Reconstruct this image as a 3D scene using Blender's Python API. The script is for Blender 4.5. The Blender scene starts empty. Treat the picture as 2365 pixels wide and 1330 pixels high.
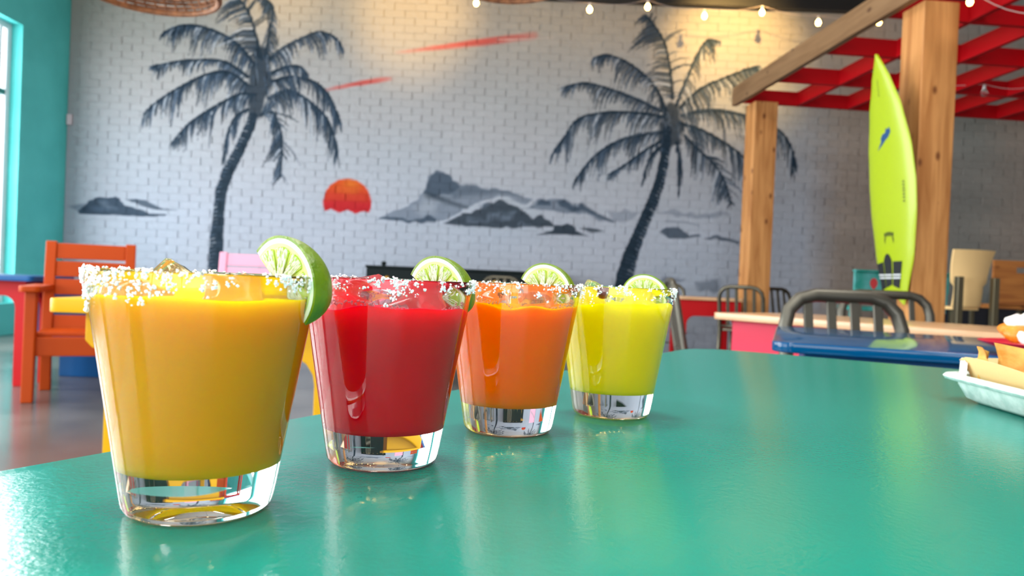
import bpy, bmesh, math, random
import numpy as np
from mathutils import Vector, Matrix, Euler
random.seed(7); RNG = np.random.default_rng(7)
C = bpy.context.scene.collection
SC = bpy.context.scene
R = math.radians

# ------------------------------------------------------------------ camera
F_PX, ROLL, PITCH, ZC = 1750.0, R(2.4), R(-0.65), 0.848
cd = bpy.data.cameras.new('camera'); cam = bpy.data.objects.new('camera', cd); C.objects.link(cam)
cd.sensor_width = 36.0; cd.lens = F_PX / 2365 * 36.0
cd.clip_start = 0.01; cd.clip_end = 200
cam.location = (0, 0, ZC)
cam.rotation_euler = (Euler((R(90) + PITCH, 0, 0)).to_matrix() @ Euler((0, 0, ROLL)).to_matrix()).to_euler()
cd.dof.use_dof = True; cd.dof.focus_distance = 0.40; cd.dof.aperture_fstop = 15.0
SC.camera = cam

def ray(px, py):
    u = (px - 1182.5) / F_PX; v = (py - 665) / F_PX
    a = u * math.cos(ROLL) + v * math.sin(ROLL); b = -u * math.sin(ROLL) + v * math.cos(ROLL)
    c, s = math.cos(PITCH), math.sin(PITCH)
    return Vector((a, c + b * s, s - b * c))
def aty(px, py, y):                       # the photographed point at a known depth
    d = ray(px, py); return Vector((0, 0, ZC)) + d * (y / d.y)
def atz(px, py, z):                       # the photographed point at a known height
    d = ray(px, py); return Vector((0, 0, ZC)) + d * ((z - ZC) / d.z)

# ------------------------------------------------------------------ sky, daylight, exposure
w = bpy.data.worlds.new('sky'); SC.world = w; w.use_nodes = True
w.node_tree.nodes['Background'].inputs[0].default_value = (0.80, 0.90, 1.0, 1)
w.node_tree.nodes['Background'].inputs[1].default_value = 1.6
vs = SC.view_settings
vs.view_transform = 'Standard'; vs.look = 'None'; vs.gamma = 1; vs.exposure = 0.78; vs.use_curve_mapping = False
XL, XR, YF, YW, ZCEIL = -5.59, 7.4, -3.2, 9.4, 4.62
WIN_L = [(5.0, 8.51), (1.1, 4.6), (-2.8, 0.7)]      # left wall openings along Y
WIN_Z = (0.35, 3.46)
def area(name, loc, rot, sx, sy, power, col):
    l = bpy.data.lights.new(name, 'AREA'); l.shape = 'RECTANGLE'; l.size = sx; l.size_y = sy; l.energy = power; l.color = col
    o = bpy.data.objects.new(name, l); o.location = loc; o.rotation_euler = rot; C.objects.link(o); return o
for i, (a, b) in enumerate(WIN_L):
    area('window_daylight', (XL - 0.45, (a + b) / 2, sum(WIN_Z) / 2), (0, R(-90), 0), WIN_Z[1] - WIN_Z[0], b - a, (190, 230, 80)[i], (1.0, 0.98, 0.95))
area('storefront_daylight', (-1.2, YF - 0.4, 1.75), (R(90), 0, 0), 6.0, 2.7, 120, (1.0, 0.98, 0.96))

# ------------------------------------------------------------------ materials
def lin(c):
    return tuple(((x / 255) / 12.92 if x / 255 <= 0.04045 else ((x / 255 + 0.055) / 1.055) ** 2.4) for x in c) + (1.0,)
MATS = {}
def mat(name, col=(200, 200, 200), rough=0.5, metal=0.0, bump=None, var=None, coat=0.0, spec=0.5, trans=0.0, ior=1.5, sss=0.0, sss_r=0.005, sss_col=None, emit=None):
    if name in MATS: return MATS[name]
    m = bpy.data.materials.new(name); m.use_nodes = True; nt = m.node_tree; b = nt.nodes['Principled BSDF']
    b.inputs['Base Color'].default_value = lin(col); b.inputs['Roughness'].default_value = rough; b.inputs['Metallic'].default_value = metal
    b.inputs['Coat Weight'].default_value = coat; b.inputs['Specular IOR Level'].default_value = spec
    b.inputs['Transmission Weight'].default_value = trans; b.inputs['IOR'].default_value = ior
    b.inputs['Subsurface Weight'].default_value = sss; b.inputs['Subsurface Scale'].default_value = sss_r
    if sss_col: b.inputs['Subsurface Radius'].default_value = sss_col
    if emit: b.inputs['Emission Color'].default_value = lin(emit[0]); b.inputs['Emission Strength'].default_value = emit[1]
    tc = nt.nodes.new('ShaderNodeTexCoord')
    if var:                              # (noise scale, second colour, stretch)
        mp = nt.nodes.new('ShaderNodeMapping'); nt.links.new(tc.outputs['Object'], mp.inputs[0]); mp.inputs['Scale'].default_value = var[2]
        n = nt.nodes.new('ShaderNodeTexNoise'); n.inputs['Scale'].default_value = var[0]; n.inputs['Detail'].default_value = 5
        nt.links.new(mp.outputs[0], n.inputs['Vector'])
        rp = nt.nodes.new('ShaderNodeValToRGB'); rp.color_ramp.elements[0].color = lin(col); rp.color_ramp.elements[1].color = lin(var[1])
        rp.color_ramp.elements[0].position = 0.35; rp.color_ramp.elements[1].position = 0.68
        nt.links.new(n.outputs['Fac'], rp.inputs[0]); nt.links.new(rp.outputs[0], b.inputs['Base Color'])
    if bump:                             # (noise scale, strength, distance)
        n2 = nt.nodes.new('ShaderNodeTexNoise'); n2.inputs['Scale'].default_value = bump[0]; n2.inputs['Detail'].default_value = 3
        nt.links.new(tc.outputs['Object'], n2.inputs['Vector'])
        bp = nt.nodes.new('ShaderNodeBump'); bp.inputs['Strength'].default_value = bump[1]; bp.inputs['Distance'].default_value = bump[2]
        nt.links.new(n2.outputs['Fac'], bp.inputs['Height']); nt.links.new(bp.outputs[0], b.inputs['Normal'])
    MATS[name] = m; return m
def wood(name, light, dark, axis=2, rough=0.55):
    if name in MATS: return MATS[name]
    m = mat(name, light, rough); nt = m.node_tree; b = nt.nodes['Principled BSDF']
    tc = [n for n in nt.nodes if n.type == 'TEX_COORD'][0]
    mp = nt.nodes.new('ShaderNodeMapping'); nt.links.new(tc.outputs['Object'], mp.inputs[0])
    s = [9, 9, 9]; s[axis] = 0.7; mp.inputs['Scale'].default_value = s
    n = nt.nodes.new('ShaderNodeTexNoise'); n.inputs['Scale'].default_value = 2.2; n.inputs['Detail'].default_value = 6; n.inputs['Distortion'].default_value = 0.6
    nt.links.new(mp.outputs[0], n.inputs['Vector'])
    rp = nt.nodes.new('ShaderNodeValToRGB'); rp.color_ramp.elements[0].color = lin(dark); rp.color_ramp.elements[1].color = lin(light)
    rp.color_ramp.elements[0].position = 0.33; rp.color_ramp.elements[1].position = 0.62; nt.links.new(n.outputs['Fac'], rp.inputs[0])
    v = nt.nodes.new('ShaderNodeTexVoronoi'); v.inputs['Scale'].default_value = 1.0      # knots
    mp2 = nt.nodes.new('ShaderNodeMapping'); s2 = [7, 7, 7]; s2[axis] = 4.0; mp2.inputs['Scale'].default_value = s2
    nt.links.new(tc.outputs['Object'], mp2.inputs[0]); nt.links.new(mp2.outputs[0], v.inputs['Vector'])
    r2 = nt.nodes.new('ShaderNodeValToRGB'); r2.color_ramp.elements[0].position = 0.06; r2.color_ramp.elements[1].position = 0.16
    r2.color_ramp.elements[0].color = (0.35, 0.25, 0.18, 1); r2.color_ramp.elements[1].color = (1, 1, 1, 1)
    nt.links.new(v.outputs['Distance'], r2.inputs[0])
    mx = nt.nodes.new('ShaderNodeMix'); mx.data_type = 'RGBA'; mx.blend_type = 'MULTIPLY'; mx.inputs['Factor'].default_value = 1
    nt.links.new(rp.outputs[0], mx.inputs[6]); nt.links.new(r2.outputs[0], mx.inputs[7]); nt.links.new(mx.outputs[2], b.inputs['Base Color'])
    return m

# ------------------------------------------------------------------ mesh helpers
class MB:
    def __init__(s): s.v = []; s.f = []
    def add(s, vs, fs, M=None):
        o = len(s.v); s.v += [tuple(M @ Vector(p)) if M else tuple(p) for p in vs]; s.f += [tuple(i + o for i in f) for f in fs]; return s
    def box(s, x0, x1, y0, y1, z0, z1, M=None):
        return s.add([(x0,y0,z0),(x1,y0,z0),(x1,y1,z0),(x0,y1,z0),(x0,y0,z1),(x1,y0,z1),(x1,y1,z1),(x0,y1,z1)],
                     [(0,3,2,1),(4,5,6,7),(0,1,5,4),(1,2,6,5),(2,3,7,6),(3,0,4,7)], M)
    def prism(s, pts, z0, z1, M=None):                 # closed polygon (x, y), counter-clockwise
        n = len(pts)
        return s.add([(x, y, z0) for x, y in pts] + [(x, y, z1) for x, y in pts],
                     [tuple(range(n - 1, -1, -1)), tuple(range(n, 2 * n))] + [(i, (i + 1) % n, n + (i + 1) % n, n + i) for i in range(n)], M)
    def lathe(s, prof, n=48, M=None):                  # (r, z) profile; r = 0 at the ends closes it
        vs = []; fs = []; rows = []
        for r, z in prof:
            if r < 1e-7: rows.append([len(vs)]); vs.append((0, 0, z))
            else:
                rows.append(list(range(len(vs), len(vs) + n)))
                vs += [(r * math.cos(2 * math.pi * i / n), r * math.sin(2 * math.pi * i / n), z) for i in range(n)]
        for a, b in zip(rows, rows[1:]):
            for i in range(n):
                j = (i + 1) % n
                if len(a) == 1 and len(b) == 1: continue
                if len(a) == 1: fs.append((a[0], b[j], b[i]))
                elif len(b) == 1: fs.append((a[i], a[j], b[0]))
                else: fs.append((a[i], a[j], b[j], b[i]))
        return s.add(vs, fs, M)
    def tube(s, path, r, n=8, M=None, flat=1.0):
        P = [Vector(p) for p in path]; vs = []; fs = []; up = Vector((0, 0, 1)); prev = None
        for i, p in enumerate(P):
            t = (P[min(i + 1, len(P) - 1)] - P[max(i - 1, 0)]).normalized()
            if prev is None:
                a = t.cross(up); a = a if a.length > 1e-3 else t.cross(Vector((0, 1, 0))); a.normalize()
            else:
                a = (prev - t * prev.dot(t)).normalized()
            prev = a; b = t.cross(a); rr = r[i] if isinstance(r, (list, tuple)) else r
            vs += [tuple(p + a * (rr * math.cos(2 * math.pi * k / n)) + b * (rr * flat * math.sin(2 * math.pi * k / n))) for k in range(n)]
        for i in range(len(P) - 1):
            fs += [(i * n + k, i * n + (k + 1) % n, (i + 1) * n + (k + 1) % n, (i + 1) * n + k) for k in range(n)]
        fs += [tuple(range(n - 1, -1, -1)), tuple(range((len(P) - 1) * n, len(P) * n))]
        return s.add(vs, fs, M)
    def build(s, name, m, parent=None, smooth=False, bev=0.0, seg=2):
        me = bpy.data.meshes.new(name); me.from_pydata(s.v, [], s.f)
        bm = bmesh.new(); bm.from_mesh(me)
        if bev: bmesh.ops.bevel(bm, geom=list(bm.edges), offset=bev, segments=seg, profile=0.5, affect='EDGES', clamp_overlap=True)
        bmesh.ops.recalc_face_normals(bm, faces=bm.faces)
        bm.to_mesh(me); bm.free()
        me.materials.append(m)
        if smooth:
            for p in me.polygons: p.use_smooth = True
            if smooth != True:
                me.set_sharp_from_angle(angle=R(smooth))
        return link(name, me, parent)
def link(name, me, parent=None):
    o = bpy.data.objects.new(name, me); C.objects.link(o)
    if parent is not None: o.parent = parent
    return o
def tag(o, label, cat, group=None):
    o['label'] = label; o['category'] = cat
    if group: o['group'] = group
    return o
def thing(name, label, cat, loc=(0, 0, 0), rz=0.0, group=None):
    o = bpy.data.objects.new(name, None); o.empty_display_size = 0.05; C.objects.link(o)
    o.location = loc; o.rotation_euler = (0, 0, rz); return tag(o, label, cat, group)
def struct(o): o['kind'] = 'structure'; return o
def stuff(o): o['kind'] = 'stuff'; return o
def copy_tree(src, parent=None):
    c = src.copy(); C.objects.link(c); c.parent = parent
    for ch in src.children: copy_tree(ch, c)
    return c
def rrect(x0, x1, y0, y1, r, n=8):
    pts = []
    for cx, cy, a0 in ((x1 - r, y1 - r, 0), (x0 + r, y1 - r, 90), (x0 + r, y0 + r, 180), (x1 - r, y0 + r, 270)):
        pts += [(cx + r * math.cos(R(a0 + 90 * k / n)), cy + r * math.sin(R(a0 + 90 * k / n))) for k in range(n + 1)]
    return pts
def catmull(pts, n=6):
    P = [Vector(p) for p in pts]; P = [P[0] * 2 - P[1]] + P + [P[-1] * 2 - P[-2]]; out = []
    for i in range(1, len(P) - 2):
        for k in range(n):
            t = k / n; a, b, c, d = P[i-1], P[i], P[i+1], P[i+2]
            out.append(0.5 * (2*b + (c-a)*t + (2*a-5*b+4*c-d)*t*t + (3*b-a-3*c+d)*t**3))
    out.append(P[-2]); return out

# ------------------------------------------------------------------ mural: paint laid out in wall metres
CS = 0.01; CX0, CZ1 = XL, 4.62
CW, CH = int((XR - XL) / CS), int(CZ1 / CS)
gx = CX0 + (np.arange(CW) + 0.5) * CS; gz = (np.arange(CH) + 0.5) * CS
canvas = np.zeros((CH, CW, 3))
def nlin(c): return np.array(lin(c)[:3])
def vnoise(nx, nz, seed):
    g = np.random.default_rng(seed).random((nz + 2, nx + 2))
    fx = np.linspace(0, nx, CW, endpoint=False); fz = np.linspace(0, nz, CH, endpoint=False)
    ix = fx.astype(int); iz = fz.astype(int); tx = fx - ix; tz = (fz - iz)[:, None]
    tx = tx * tx * (3 - 2 * tx); tz = tz * tz * (3 - 2 * tz)
    a = g[iz][:, ix] * (1 - tx) + g[iz][:, ix + 1] * tx; b = g[iz + 1][:, ix] * (1 - tx) + g[iz + 1][:, ix + 1] * tx
    return a * (1 - tz) + b * tz
nz1 = vnoise(40, 16, 1); nz2 = vnoise(160, 60, 2); nz3 = vnoise(12, 6, 3)
tz = np.clip((gz - 1.5) / 2.6, 0, 1)[:, None, None]
canvas[:] = nlin((196, 206, 224)) * (1 - tz) + nlin((190, 184, 174)) * tz
canvas *= (0.93 + 0.14 * nz1 * 0.5 + 0.07 * nz2)[:, :, None]
bluish = np.clip(nz3 * 1.6 - 0.7, 0, 1)[:, :, None] * 0.35
canvas = canvas * (1 - bluish) + canvas * np.array([0.86, 0.99, 1.06]) * bluish
# to the right of the mural the colour turns to warm grey with teal blotches
gr = np.clip((gx - 3.55) / 0.5, 0, 1)[None, :, None]
grey = nlin((200, 187, 177)) * (0.9 + 0.2 * nz1)[:, :, None]
tb = (np.clip((gx - 4.6) / 1.2, 0, 1)[None, :] * np.clip(nz3 * 1.8 - 0.35, 0, 1))[:, :, None]
grey = grey * (1 - 0.6 * tb) + nlin((146, 178, 184)) * 0.6 * tb
canvas = canvas * (1 - gr) + grey * gr
def W(p): q = aty(p[0], p[1], YW); return (q.x, q.z)
PXM = YW / F_PX                           # metres on the wall for one photo pixel
def blend(sl, m, col):
    canvas[sl] = canvas[sl] * (1 - m[:, :, None]) + np.asarray(col) * m[:, :, None]
def box_slice(x0, x1, z0, z1):
    i0 = max(int((x0 - CX0) / CS), 0); i1 = min(int((x1 - CX0) / CS) + 2, CW); j0 = max(int(z0 / CS), 0); j1 = min(int(z1 / CS) + 2, CH)
    return (slice(j0, j1), slice(i0, i1)) if i1 > i0 and j1 > j0 else None
def stroke(pts, w0, w1, col, alpha=1.0, soft=0.008):   # tapered brush stroke, widths in metres
    P = [Vector((p[0], p[1], 0)) for p in pts]; n = len(P) - 1
    mw = max(w0, w1) + soft * 2
    sl = box_slice(min(p.x for p in P) - mw, max(p.x for p in P) + mw, min(p.y for p in P) - mw, max(p.y for p in P) + mw)
    if sl is None: return
    X = gx[sl[1]][None, :]; Z = gz[sl[0]][:, None]; best = np.full((Z.shape[0], X.shape[1]), -1e9)
    for k in range(n):
        a, b = P[k], P[k + 1]; dx, dz = b.x - a.x, b.y - a.y; L2 = dx * dx + dz * dz + 1e-9
        t = np.clip(((X - a.x) * dx + (Z - a.y) * dz) / L2, 0, 1)
        d = np.hypot(X - a.x - t * dx, Z - a.y - t * dz)
        ww = w0 + (w1 - w0) * (k + t) / n
        best = np.maximum(best, ww / 2 - d)
    blend(sl, np.clip(best / soft + 0.5, 0, 1) * alpha, col)
def poly(px_pts, col, alpha=1.0, soft=0.012, rag=0.0, seed=0):
    P = [W(p) for p in px_pts]; xs = [p[0] for p in P]; zs = [p[1] for p in P]
    sl = box_slice(min(xs) - .05, max(xs) + .05, min(zs) - .05, max(zs) + .05)
    if sl is None: return
    X, Z = np.meshgrid(gx[sl[1]], gz[sl[0]])
    if rag:
        X = X + rag * (nz2[sl] - 0.5) * 2; Z = Z + rag * (np.roll(nz2, 37, 1)[sl] - 0.5) * 2
    ins = np.zeros(X.shape, bool); d = np.full(X.shape, 1e9)
    for (x0, z0), (x1, z1) in zip(P, P[1:] + P[:1]):
        c = ((z0 > Z) != (z1 > Z)) & (X < (x1 - x0) * (Z - z0) / ((z1 - z0) if abs(z1 - z0) > 1e-9 else 1e-9) + x0); ins ^= c
        L2 = (x1 - x0) ** 2 + (z1 - z0) ** 2 + 1e-9; t = np.clip(((X - x0) * (x1 - x0) + (Z - z0) * (z1 - z0)) / L2, 0, 1)
        d = np.minimum(d, np.hypot(X - x0 - t * (x1 - x0), Z - z0 - t * (z1 - z0)))
    m = np.clip(np.where(ins, d, -d) / soft + 0.5, 0, 1) * alpha
    blend(sl, m, col)
INK, INK2, SLATE, MIST = nlin((30, 52, 70)), nlin((48, 72, 96)), nlin((82, 104, 130)), nlin((132, 150, 174))
PALE = nlin((192, 204, 220))
def cpx(off, s, pts): return [(off[0] + x / s, off[1] + y / s) for x, y in pts]
# red cloud streaks
RED = nlin((222, 92, 84))
for a in range(10):
    t0 = a / 10
    stroke([W((747 + 8 * a, 209 - a * 1.6)), W((850 + 6 * a, 188 - a * 0.7))], 0.03, 0.055, RED, 0.26, 0.03)
    stroke([W((916 + 14 * a, 122 - a * 2.0)), W((1120 + 12 * a, 97 - a * 1.5))], 0.025, 0.085, RED, 0.22, 0.04)
stroke([W((1060, 103)), W((1235, 82))], 0.02, 0.09, RED, 0.35, 0.04)
stroke([W((1150, 92)), W((1282, 88))], 0.02, 0.008, nlin((236, 214, 206)), 0.6)
# setting sun
cx, cz = W((802, 468)); rs = 55.5 * PXM
sl = box_slice(cx - rs - .05, cx + rs + .05, cz - rs - .05, cz + rs + .05); X, Z = np.meshgrid(gx[sl[1]], gz[sl[0]])
m = np.clip((rs - np.hypot(X - cx, Z - cz)) / 0.015 + 0.5, 0, 1) * np.clip((Z - (W((802, 490))[1] - 0.02 * np.sin(X * 31) - (X - cx) * 0.02)) / 0.015, 0, 1)
tt = np.clip((Z - (cz - 0.02)) / (rs * 0.75), 0, 1)
tt2 = np.clip(1 - np.hypot(X - cx - 0.04, Z - cz - rs * 0.72) / (rs * 0.5), 0, 1)
suncol = nlin((206, 34, 44))[None, None] * (1 - tt[..., None]) + nlin((226, 86, 30))[None, None] * tt[..., None]
suncol = suncol * (1 - 0.5 * tt2[..., None]) + nlin((240, 146, 44))[None, None] * 0.5 * tt2[..., None]
canvas[sl] = canvas[sl] * (1 - m[..., None]) + suncol * m[..., None]
# islands
o3, s3 = (860, 380), 4.223
poly(cpx(o3, s3, [(50,530),(140,480),(270,425),(360,400),(440,330),(500,290),(530,180),(560,100),(620,70),(700,80),(780,120),(830,195),(880,215),(920,195),(1000,210),(1130,240),(1200,235),(1350,270),(1450,310),(1570,350),(1450,400),(1300,325),(1200,310),(1050,365),(900,430),(700,560),(300,560)]), SLATE, 0.62, rag=0.02)
poly(cpx(o3, s3, [(500,295),(530,180),(560,100),(620,70),(700,80),(780,120),(830,195),(850,230),(760,290),(640,300),(560,310)]), INK2, 0.75, 0.03, 0.02)
poly(cpx(o3, s3, [(850,225),(920,195),(1130,240),(1350,270),(1450,315),(1250,285),(1000,300),(800,330),(760,260)]), INK2, 0.5, 0.06, 0.02)
stroke([W(p) for p in cpx(o3, s3, [(540,300),(680,340),(820,390),(920,420)])], 0.08, 0.03, INK, 0.7, 0.05)
stroke([W(p) for p in cpx(o3, s3, [(1230,330),(1330,345),(1440,420),(1600,480)])], 0.06, 0.10, PALE, 0.6, 0.05)
poly(cpx(o3, s3, [(420,420),(520,330),(640,370),(600,470),(480,480)]), PALE, 0.45, 0.10, 0.03)
poly(cpx(o3, s3, [(1500,430),(1620,350),(1720,335),(1880,330),(1930,390),(2040,390),(2200,490),(2360,560),(2250,560),(2050,480),(1900,480),(1700,455)]), SLATE, 0.7, 0.03, 0.02)
poly(cpx(o3, s3, [(1590,400),(1640,345),(1730,345),(1740,400)]), INK2, 0.8, 0.03, 0.02)
poly(cpx(o3, s3, [(1800,360),(1880,335),(1930,400),(2060,440),(1950,470),(1850,420)]), INK2, 0.8, 0.03, 0.02)
stroke([W(p) for p in cpx(o3, s3, [(2040,400),(2150,470),(2350,560)])], 0.07, 0.02, INK2, 0.8, 0.03)
poly(cpx(o3, s3, [(700,585),(820,520),(870,470),(960,480),(1020,440),(1100,380),(1240,345),(1330,390),(1410,420),(1480,470),(1560,520),(1640,490),(1720,540),(1790,610),(1600,612),(1200,615),(800,600)]), INK, 0.92, 0.02, 0.02)
for a in ([(1130,480),(1250,470),(1240,520),(1120,540)], [(1030,400),(1130,390),(1100,420)], [(1280,480),(1380,470),(1360,540),(1260,540)], [(1450,560),(1520,590),(1420,590)], [(920,520),(1100,540),(940,560)]):
    poly(cpx(o3, s3, a), MIST, 0.5, 0.05, 0.03)
poly(cpx(o3, s3, [(50,530),(150,500),(400,540),(560,490),(630,540),(620,570),(300,560)]), INK2, 0.8, 0.02, 0.015)
poly(cpx(o3, s3, [(1600,680),(1750,650),(1780,590),(1840,600),(1900,575),(1960,590),(2000,650),(2110,702),(1900,690)]), INK, 0.95, 0.015, 0.01)
poly(cpx(o3, s3, [(2020,630),(2100,615),(2260,645),(2150,662)]), INK, 0.85, 0.015, 0.01)
stroke([W(p) for p in cpx(o3, s3, [(380,610),(900,618),(1740,640)])], 0.03, 0.02, PALE, 0.75, 0.02)
stroke([W(p) for p in cpx(o3, s3, [(1750,700),(2100,725)])], 0.02, 0.015, PALE, 0.7, 0.02)
o1, s1 = (150, 380), 6.046
poly(cpx(o1, s1, [(30,575),(180,545),(320,545),(320,660),(180,640)]), SLATE, 0.6, 0.03, 0.01)
poly(cpx(o1, s1, [(180,650),(310,540),(350,490),(480,455),(600,470),(700,440),(760,470),(830,570),(950,590),(1080,630),(1180,680),(1430,703),(1400,722),(1000,718),(600,702),(200,690)]), INK2, 0.95, 0.012, 0.008)
poly(cpx(o1, s1, [(850,490),(1000,478),(1130,500),(1230,550),(1370,620),(1550,628),(1350,642),(1180,610),(1050,560)]), INK2, 0.85, 0.012, 0.008)
poly(cpx(o1, s1, [(470,520),(560,510),(720,640),(560,620)]), MIST, 0.45, 0.05, 0.02)
poly(cpx(o1, s1, [(340,600),(520,600),(640,650),(420,660)]), SLATE, 0.7, 0.04, 0.02)
stroke([W(p) for p in cpx(o1, s1, [(840,540),(960,580),(1080,625),(1200,650),(1500,660)])], 0.03, 0.02, PALE, 0.6, 0.02)
o6, s6 = (1400, 380), 4.433
poly(cpx(o6, s6, [(550,690),(620,650),(730,640),(800,680),(850,720),(960,710),(980,742),(640,752)]), INK2, 0.85, 0.02, 0.015)
poly(cpx(o6, s6, [(1020,755),(1120,720),(1230,740),(1360,780),(1360,822),(1200,775)]), INK2, 0.8, 0.02, 0.015)
poly(cpx(o6, s6, [(520,495),(700,460),(800,490),(920,510),(1170,480),(1270,520),(960,550),(700,520)]), SLATE, 0.4, 0.03, 0.02)
poly(cpx(o6, s6, [(10,490),(200,470),(340,480),(200,610),(60,580)]), SLATE, 0.4, 0.04, 0.03)
stroke([W(p) for p in cpx(o6, s6, [(620,580),(820,590),(970,630)])], 0.02, 0.015, SLATE, 0.4, 0.02)
poly(cpx(o6, s6, [(570,1150),(790,1175),(760,1200),(560,1190)]), INK2, 0.6, 0.04, 0.02)
poly(cpx(o6, s6, [(910,1190),(1160,1180),(1150,1300),(950,1290)]), INK2, 0.5, 0.05, 0.03)
# palms
def trunk(pts, side):
    P = [W(p[:2]) for p in pts]; ws = [p[2] * PXM for p in pts]
    for k in range(len(P) - 1): stroke([P[k], P[k + 1]], ws[k], ws[k + 1], INK, 1.0, 0.012)
    for k in range(len(P) - 1):                        # frayed, lighter bark rings along one side
        a, b = Vector(P[k]), Vector(P[k + 1]); n = max(2, int((b - a).length / 0.045))
        for j in range(n):
            t = j / n; c = a.lerp(b, t); hw = (ws[k] + (ws[k + 1] - ws[k]) * t) / 2
            d = (b - a).normalized(); nrm = Vector((-d.y, d.x)) * (1 if side > 0 else -1)
            e = random.uniform(0.1, 0.8)
            stroke([c + nrm * hw * e, c + nrm * hw * 1.12 + d * 0.02], 0.012, 0.014, random.choice([PALE, MIST, SLATE]), random.uniform(0.35, 0.8), 0.012)
            if random.random() < 0.35: stroke([c - nrm * hw * 0.9, c + nrm * hw * 0.9 + d * 0.01], 0.006, 0.006, SLATE, 0.5, 0.01)
def frond(pts, hang, side=0.0, dens=1.0, al=0.9):
    """rachis along pts (photo px); leaflets up to `hang` px, side<0 to the left, >0 to the right, 0 hanging down."""
    P = [Vector(W(p)) for p in pts]; P = [Vector((q.x, q.y)) for q in catmull([(p.x, p.y, 0) for p in P], 8)]
    L = sum((P[i + 1] - P[i]).length for i in range(len(P) - 1)); n = int(L / 0.011 * dens); H = hang * PXM * 1.6
    for k in range(n):
        t = (k + random.random()) / n; i = min(int(t * (len(P) - 1)), len(P) - 2); f = t * (len(P) - 1) - i
        c = P[i].lerp(P[i + 1], f); d = (P[i + 1] - P[i]).normalized(); nr = Vector((-d.y, d.x))
        s = random.choice((-1, 1)); ln = (0.82 + 0.36 * math.sin(k * 0.17 + len(pts))) * H * (0.35 + 0.75 * math.sin(math.pi * min(1, t * 0.85 + 0.12))) * random.uniform(0.55, 1.15)
        if side: s = 1 if (nr.x * side > 0) == (random.random() < 0.85) else -1
        g = Vector((0, -1)) * (0.95 if side == 0 else 0.35)
        v = (d * 0.55 + nr * s * (0.35 if side == 0 else 0.8) + g).normalized()
        if side == 0 and v.y > 0 and random.random() < 0.6: v.y *= -0.3
        mid = c + v * ln * 0.55; end = c + (v + g * 0.5).normalized() * ln
        col = random.choice([INK, INK, INK2, INK2, SLATE]) if random.random() > 0.07 else PALE
        stroke([c, mid, end], 0.034, 0.009, col, al * random.uniform(0.6, 1.0), 0.010)
    stroke(P, 0.045, 0.014, INK, min(1, al + 0.05), 0.010)
    if random.random() < 0.5: stroke([p + Vector((0.01, 0.008)) for p in P[: len(P) // 2]], 0.008, 0.004, MIST, 0.6, 0.008)
trunk([(584,270,22),(576,296,24),(550,353,25),(526,399,27),(511,442,27),(505,497,27),(501,551,32),(498,620,37),(494,700,42),(488,900,50)], -1)
trunk([(1541,300,20),(1537,350,21),(1532,380,22),(1522,425,24),(1508,466,26),(1490,506,27),(1474,545,29),(1456,590,34),(1443,639,39),(1432,700,44),(1415,900,52)], 1)
o4, s4 = (320, 0), 3.167
for pts, hang, sd in [
    ([(590,150),(541,95),(471,63),(418,60),(377,76)], 36, 0), ([(573,177),(516,142),(446,139),(383,148),(348,156)], 22, 0),
    ([(579,202),(535,170),(484,170),(415,202),(361,237),(333,264)], 42, 0), ([(588,218),(554,218),(497,246),(440,284),(396,332)], 42, 0),
    ([(573,253),(547,268),(528,303),(516,369)], 26, 0), ([(604,265),(629,259),(648,300),(651,347),(648,410)], 38, -1),
    ([(620,227),(667,208),(715,234),(753,271),(771,316),(778,354)], 44, 0), ([(629,189),(674,177),(724,189),(756,215),(775,253),(784,278)], 40, 0),
    ([(626,170),(661,155),(693,155),(711,174)], 26, 0), ([(623,136),(661,107),(705,85),(740,74),(775,88),(790,110)], 30, 0),
    ([(604,136),(592,85),(576,32),(554,0),(540,-20)], 44, -1), ([(614,133),(623,79),(631,25),(620,4),(596,-4)], 22, 0)]: frond(pts, hang, sd)
poly([(583,120),(600,100),(618,110),(632,140),(628,190),(615,230),(604,275),(580,280),(570,240),(576,190)], INK, 0.93, 0.05, 0.03)
for a in range(16):
    x = random.uniform(578, 628); y = random.uniform(120, 220); stroke([W((x, y)), W((x + random.uniform(-8, 12), y + random.uniform(25, 50)))], 0.012, 0.006, random.choice([SLATE, INK2, MIST]), 0.6)
for pts, hang, sd in [
    ([(1539,256),(1517,207),(1482,168),(1440,140),(1401,127),(1370,135)], 32, 0), ([(1528,256),(1468,228),(1411,207),(1351,193),(1298,203)], 26, 0),
    ([(1532,270),(1468,260),(1404,260),(1337,274),(1302,320),(1281,348)], 44, 0), ([(1528,306),(1468,313),(1411,334),(1365,369),(1330,415)], 38, 0),
    ([(1532,323),(1489,348),(1440,383),(1404,405)], 22, 0), ([(1539,330),(1503,362),(1482,429)], 20, 0), ([(1563,330),(1570,369),(1567,454)], 20, 0),
    ([(1581,313),(1616,348),(1652,383),(1676,426),(1687,472)], 38, -1), ([(1570,284),(1616,299),(1669,327),(1719,366),(1730,405)], 42, 0),
    ([(1574,267),(1616,256),(1669,256),(1733,270),(1786,292),(1818,323),(1834,366),(1832,392)], 42, 0), ([(1570,249),(1616,207),(1669,182),(1722,161),(1754,154)], 40, 0),
    ([(1563,242),(1588,178),(1613,122),(1634,94),(1662,97)], 28, 0), ([(1553,228),(1549,171),(1535,101),(1510,58),(1489,34)], 42, -1)]: frond(pts, hang, sd, 0.85, 0.8)
poly([(1535,250),(1550,235),(1568,250),(1580,290),(1570,330),(1545,345),(1525,335),(1520,300),(1530,275)], INK, 0.9, 0.05, 0.03)
for a in range(14):
    x = random.uniform(1528, 1580); y = random.uniform(245, 320); stroke([W((x, y)), W((x + random.uniform(-12, 12), y + random.uniform(15, 40)))], 0.010, 0.006, random.choice([SLATE, MIST, INK2]), 0.6)
canvas *= 0.61
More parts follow.
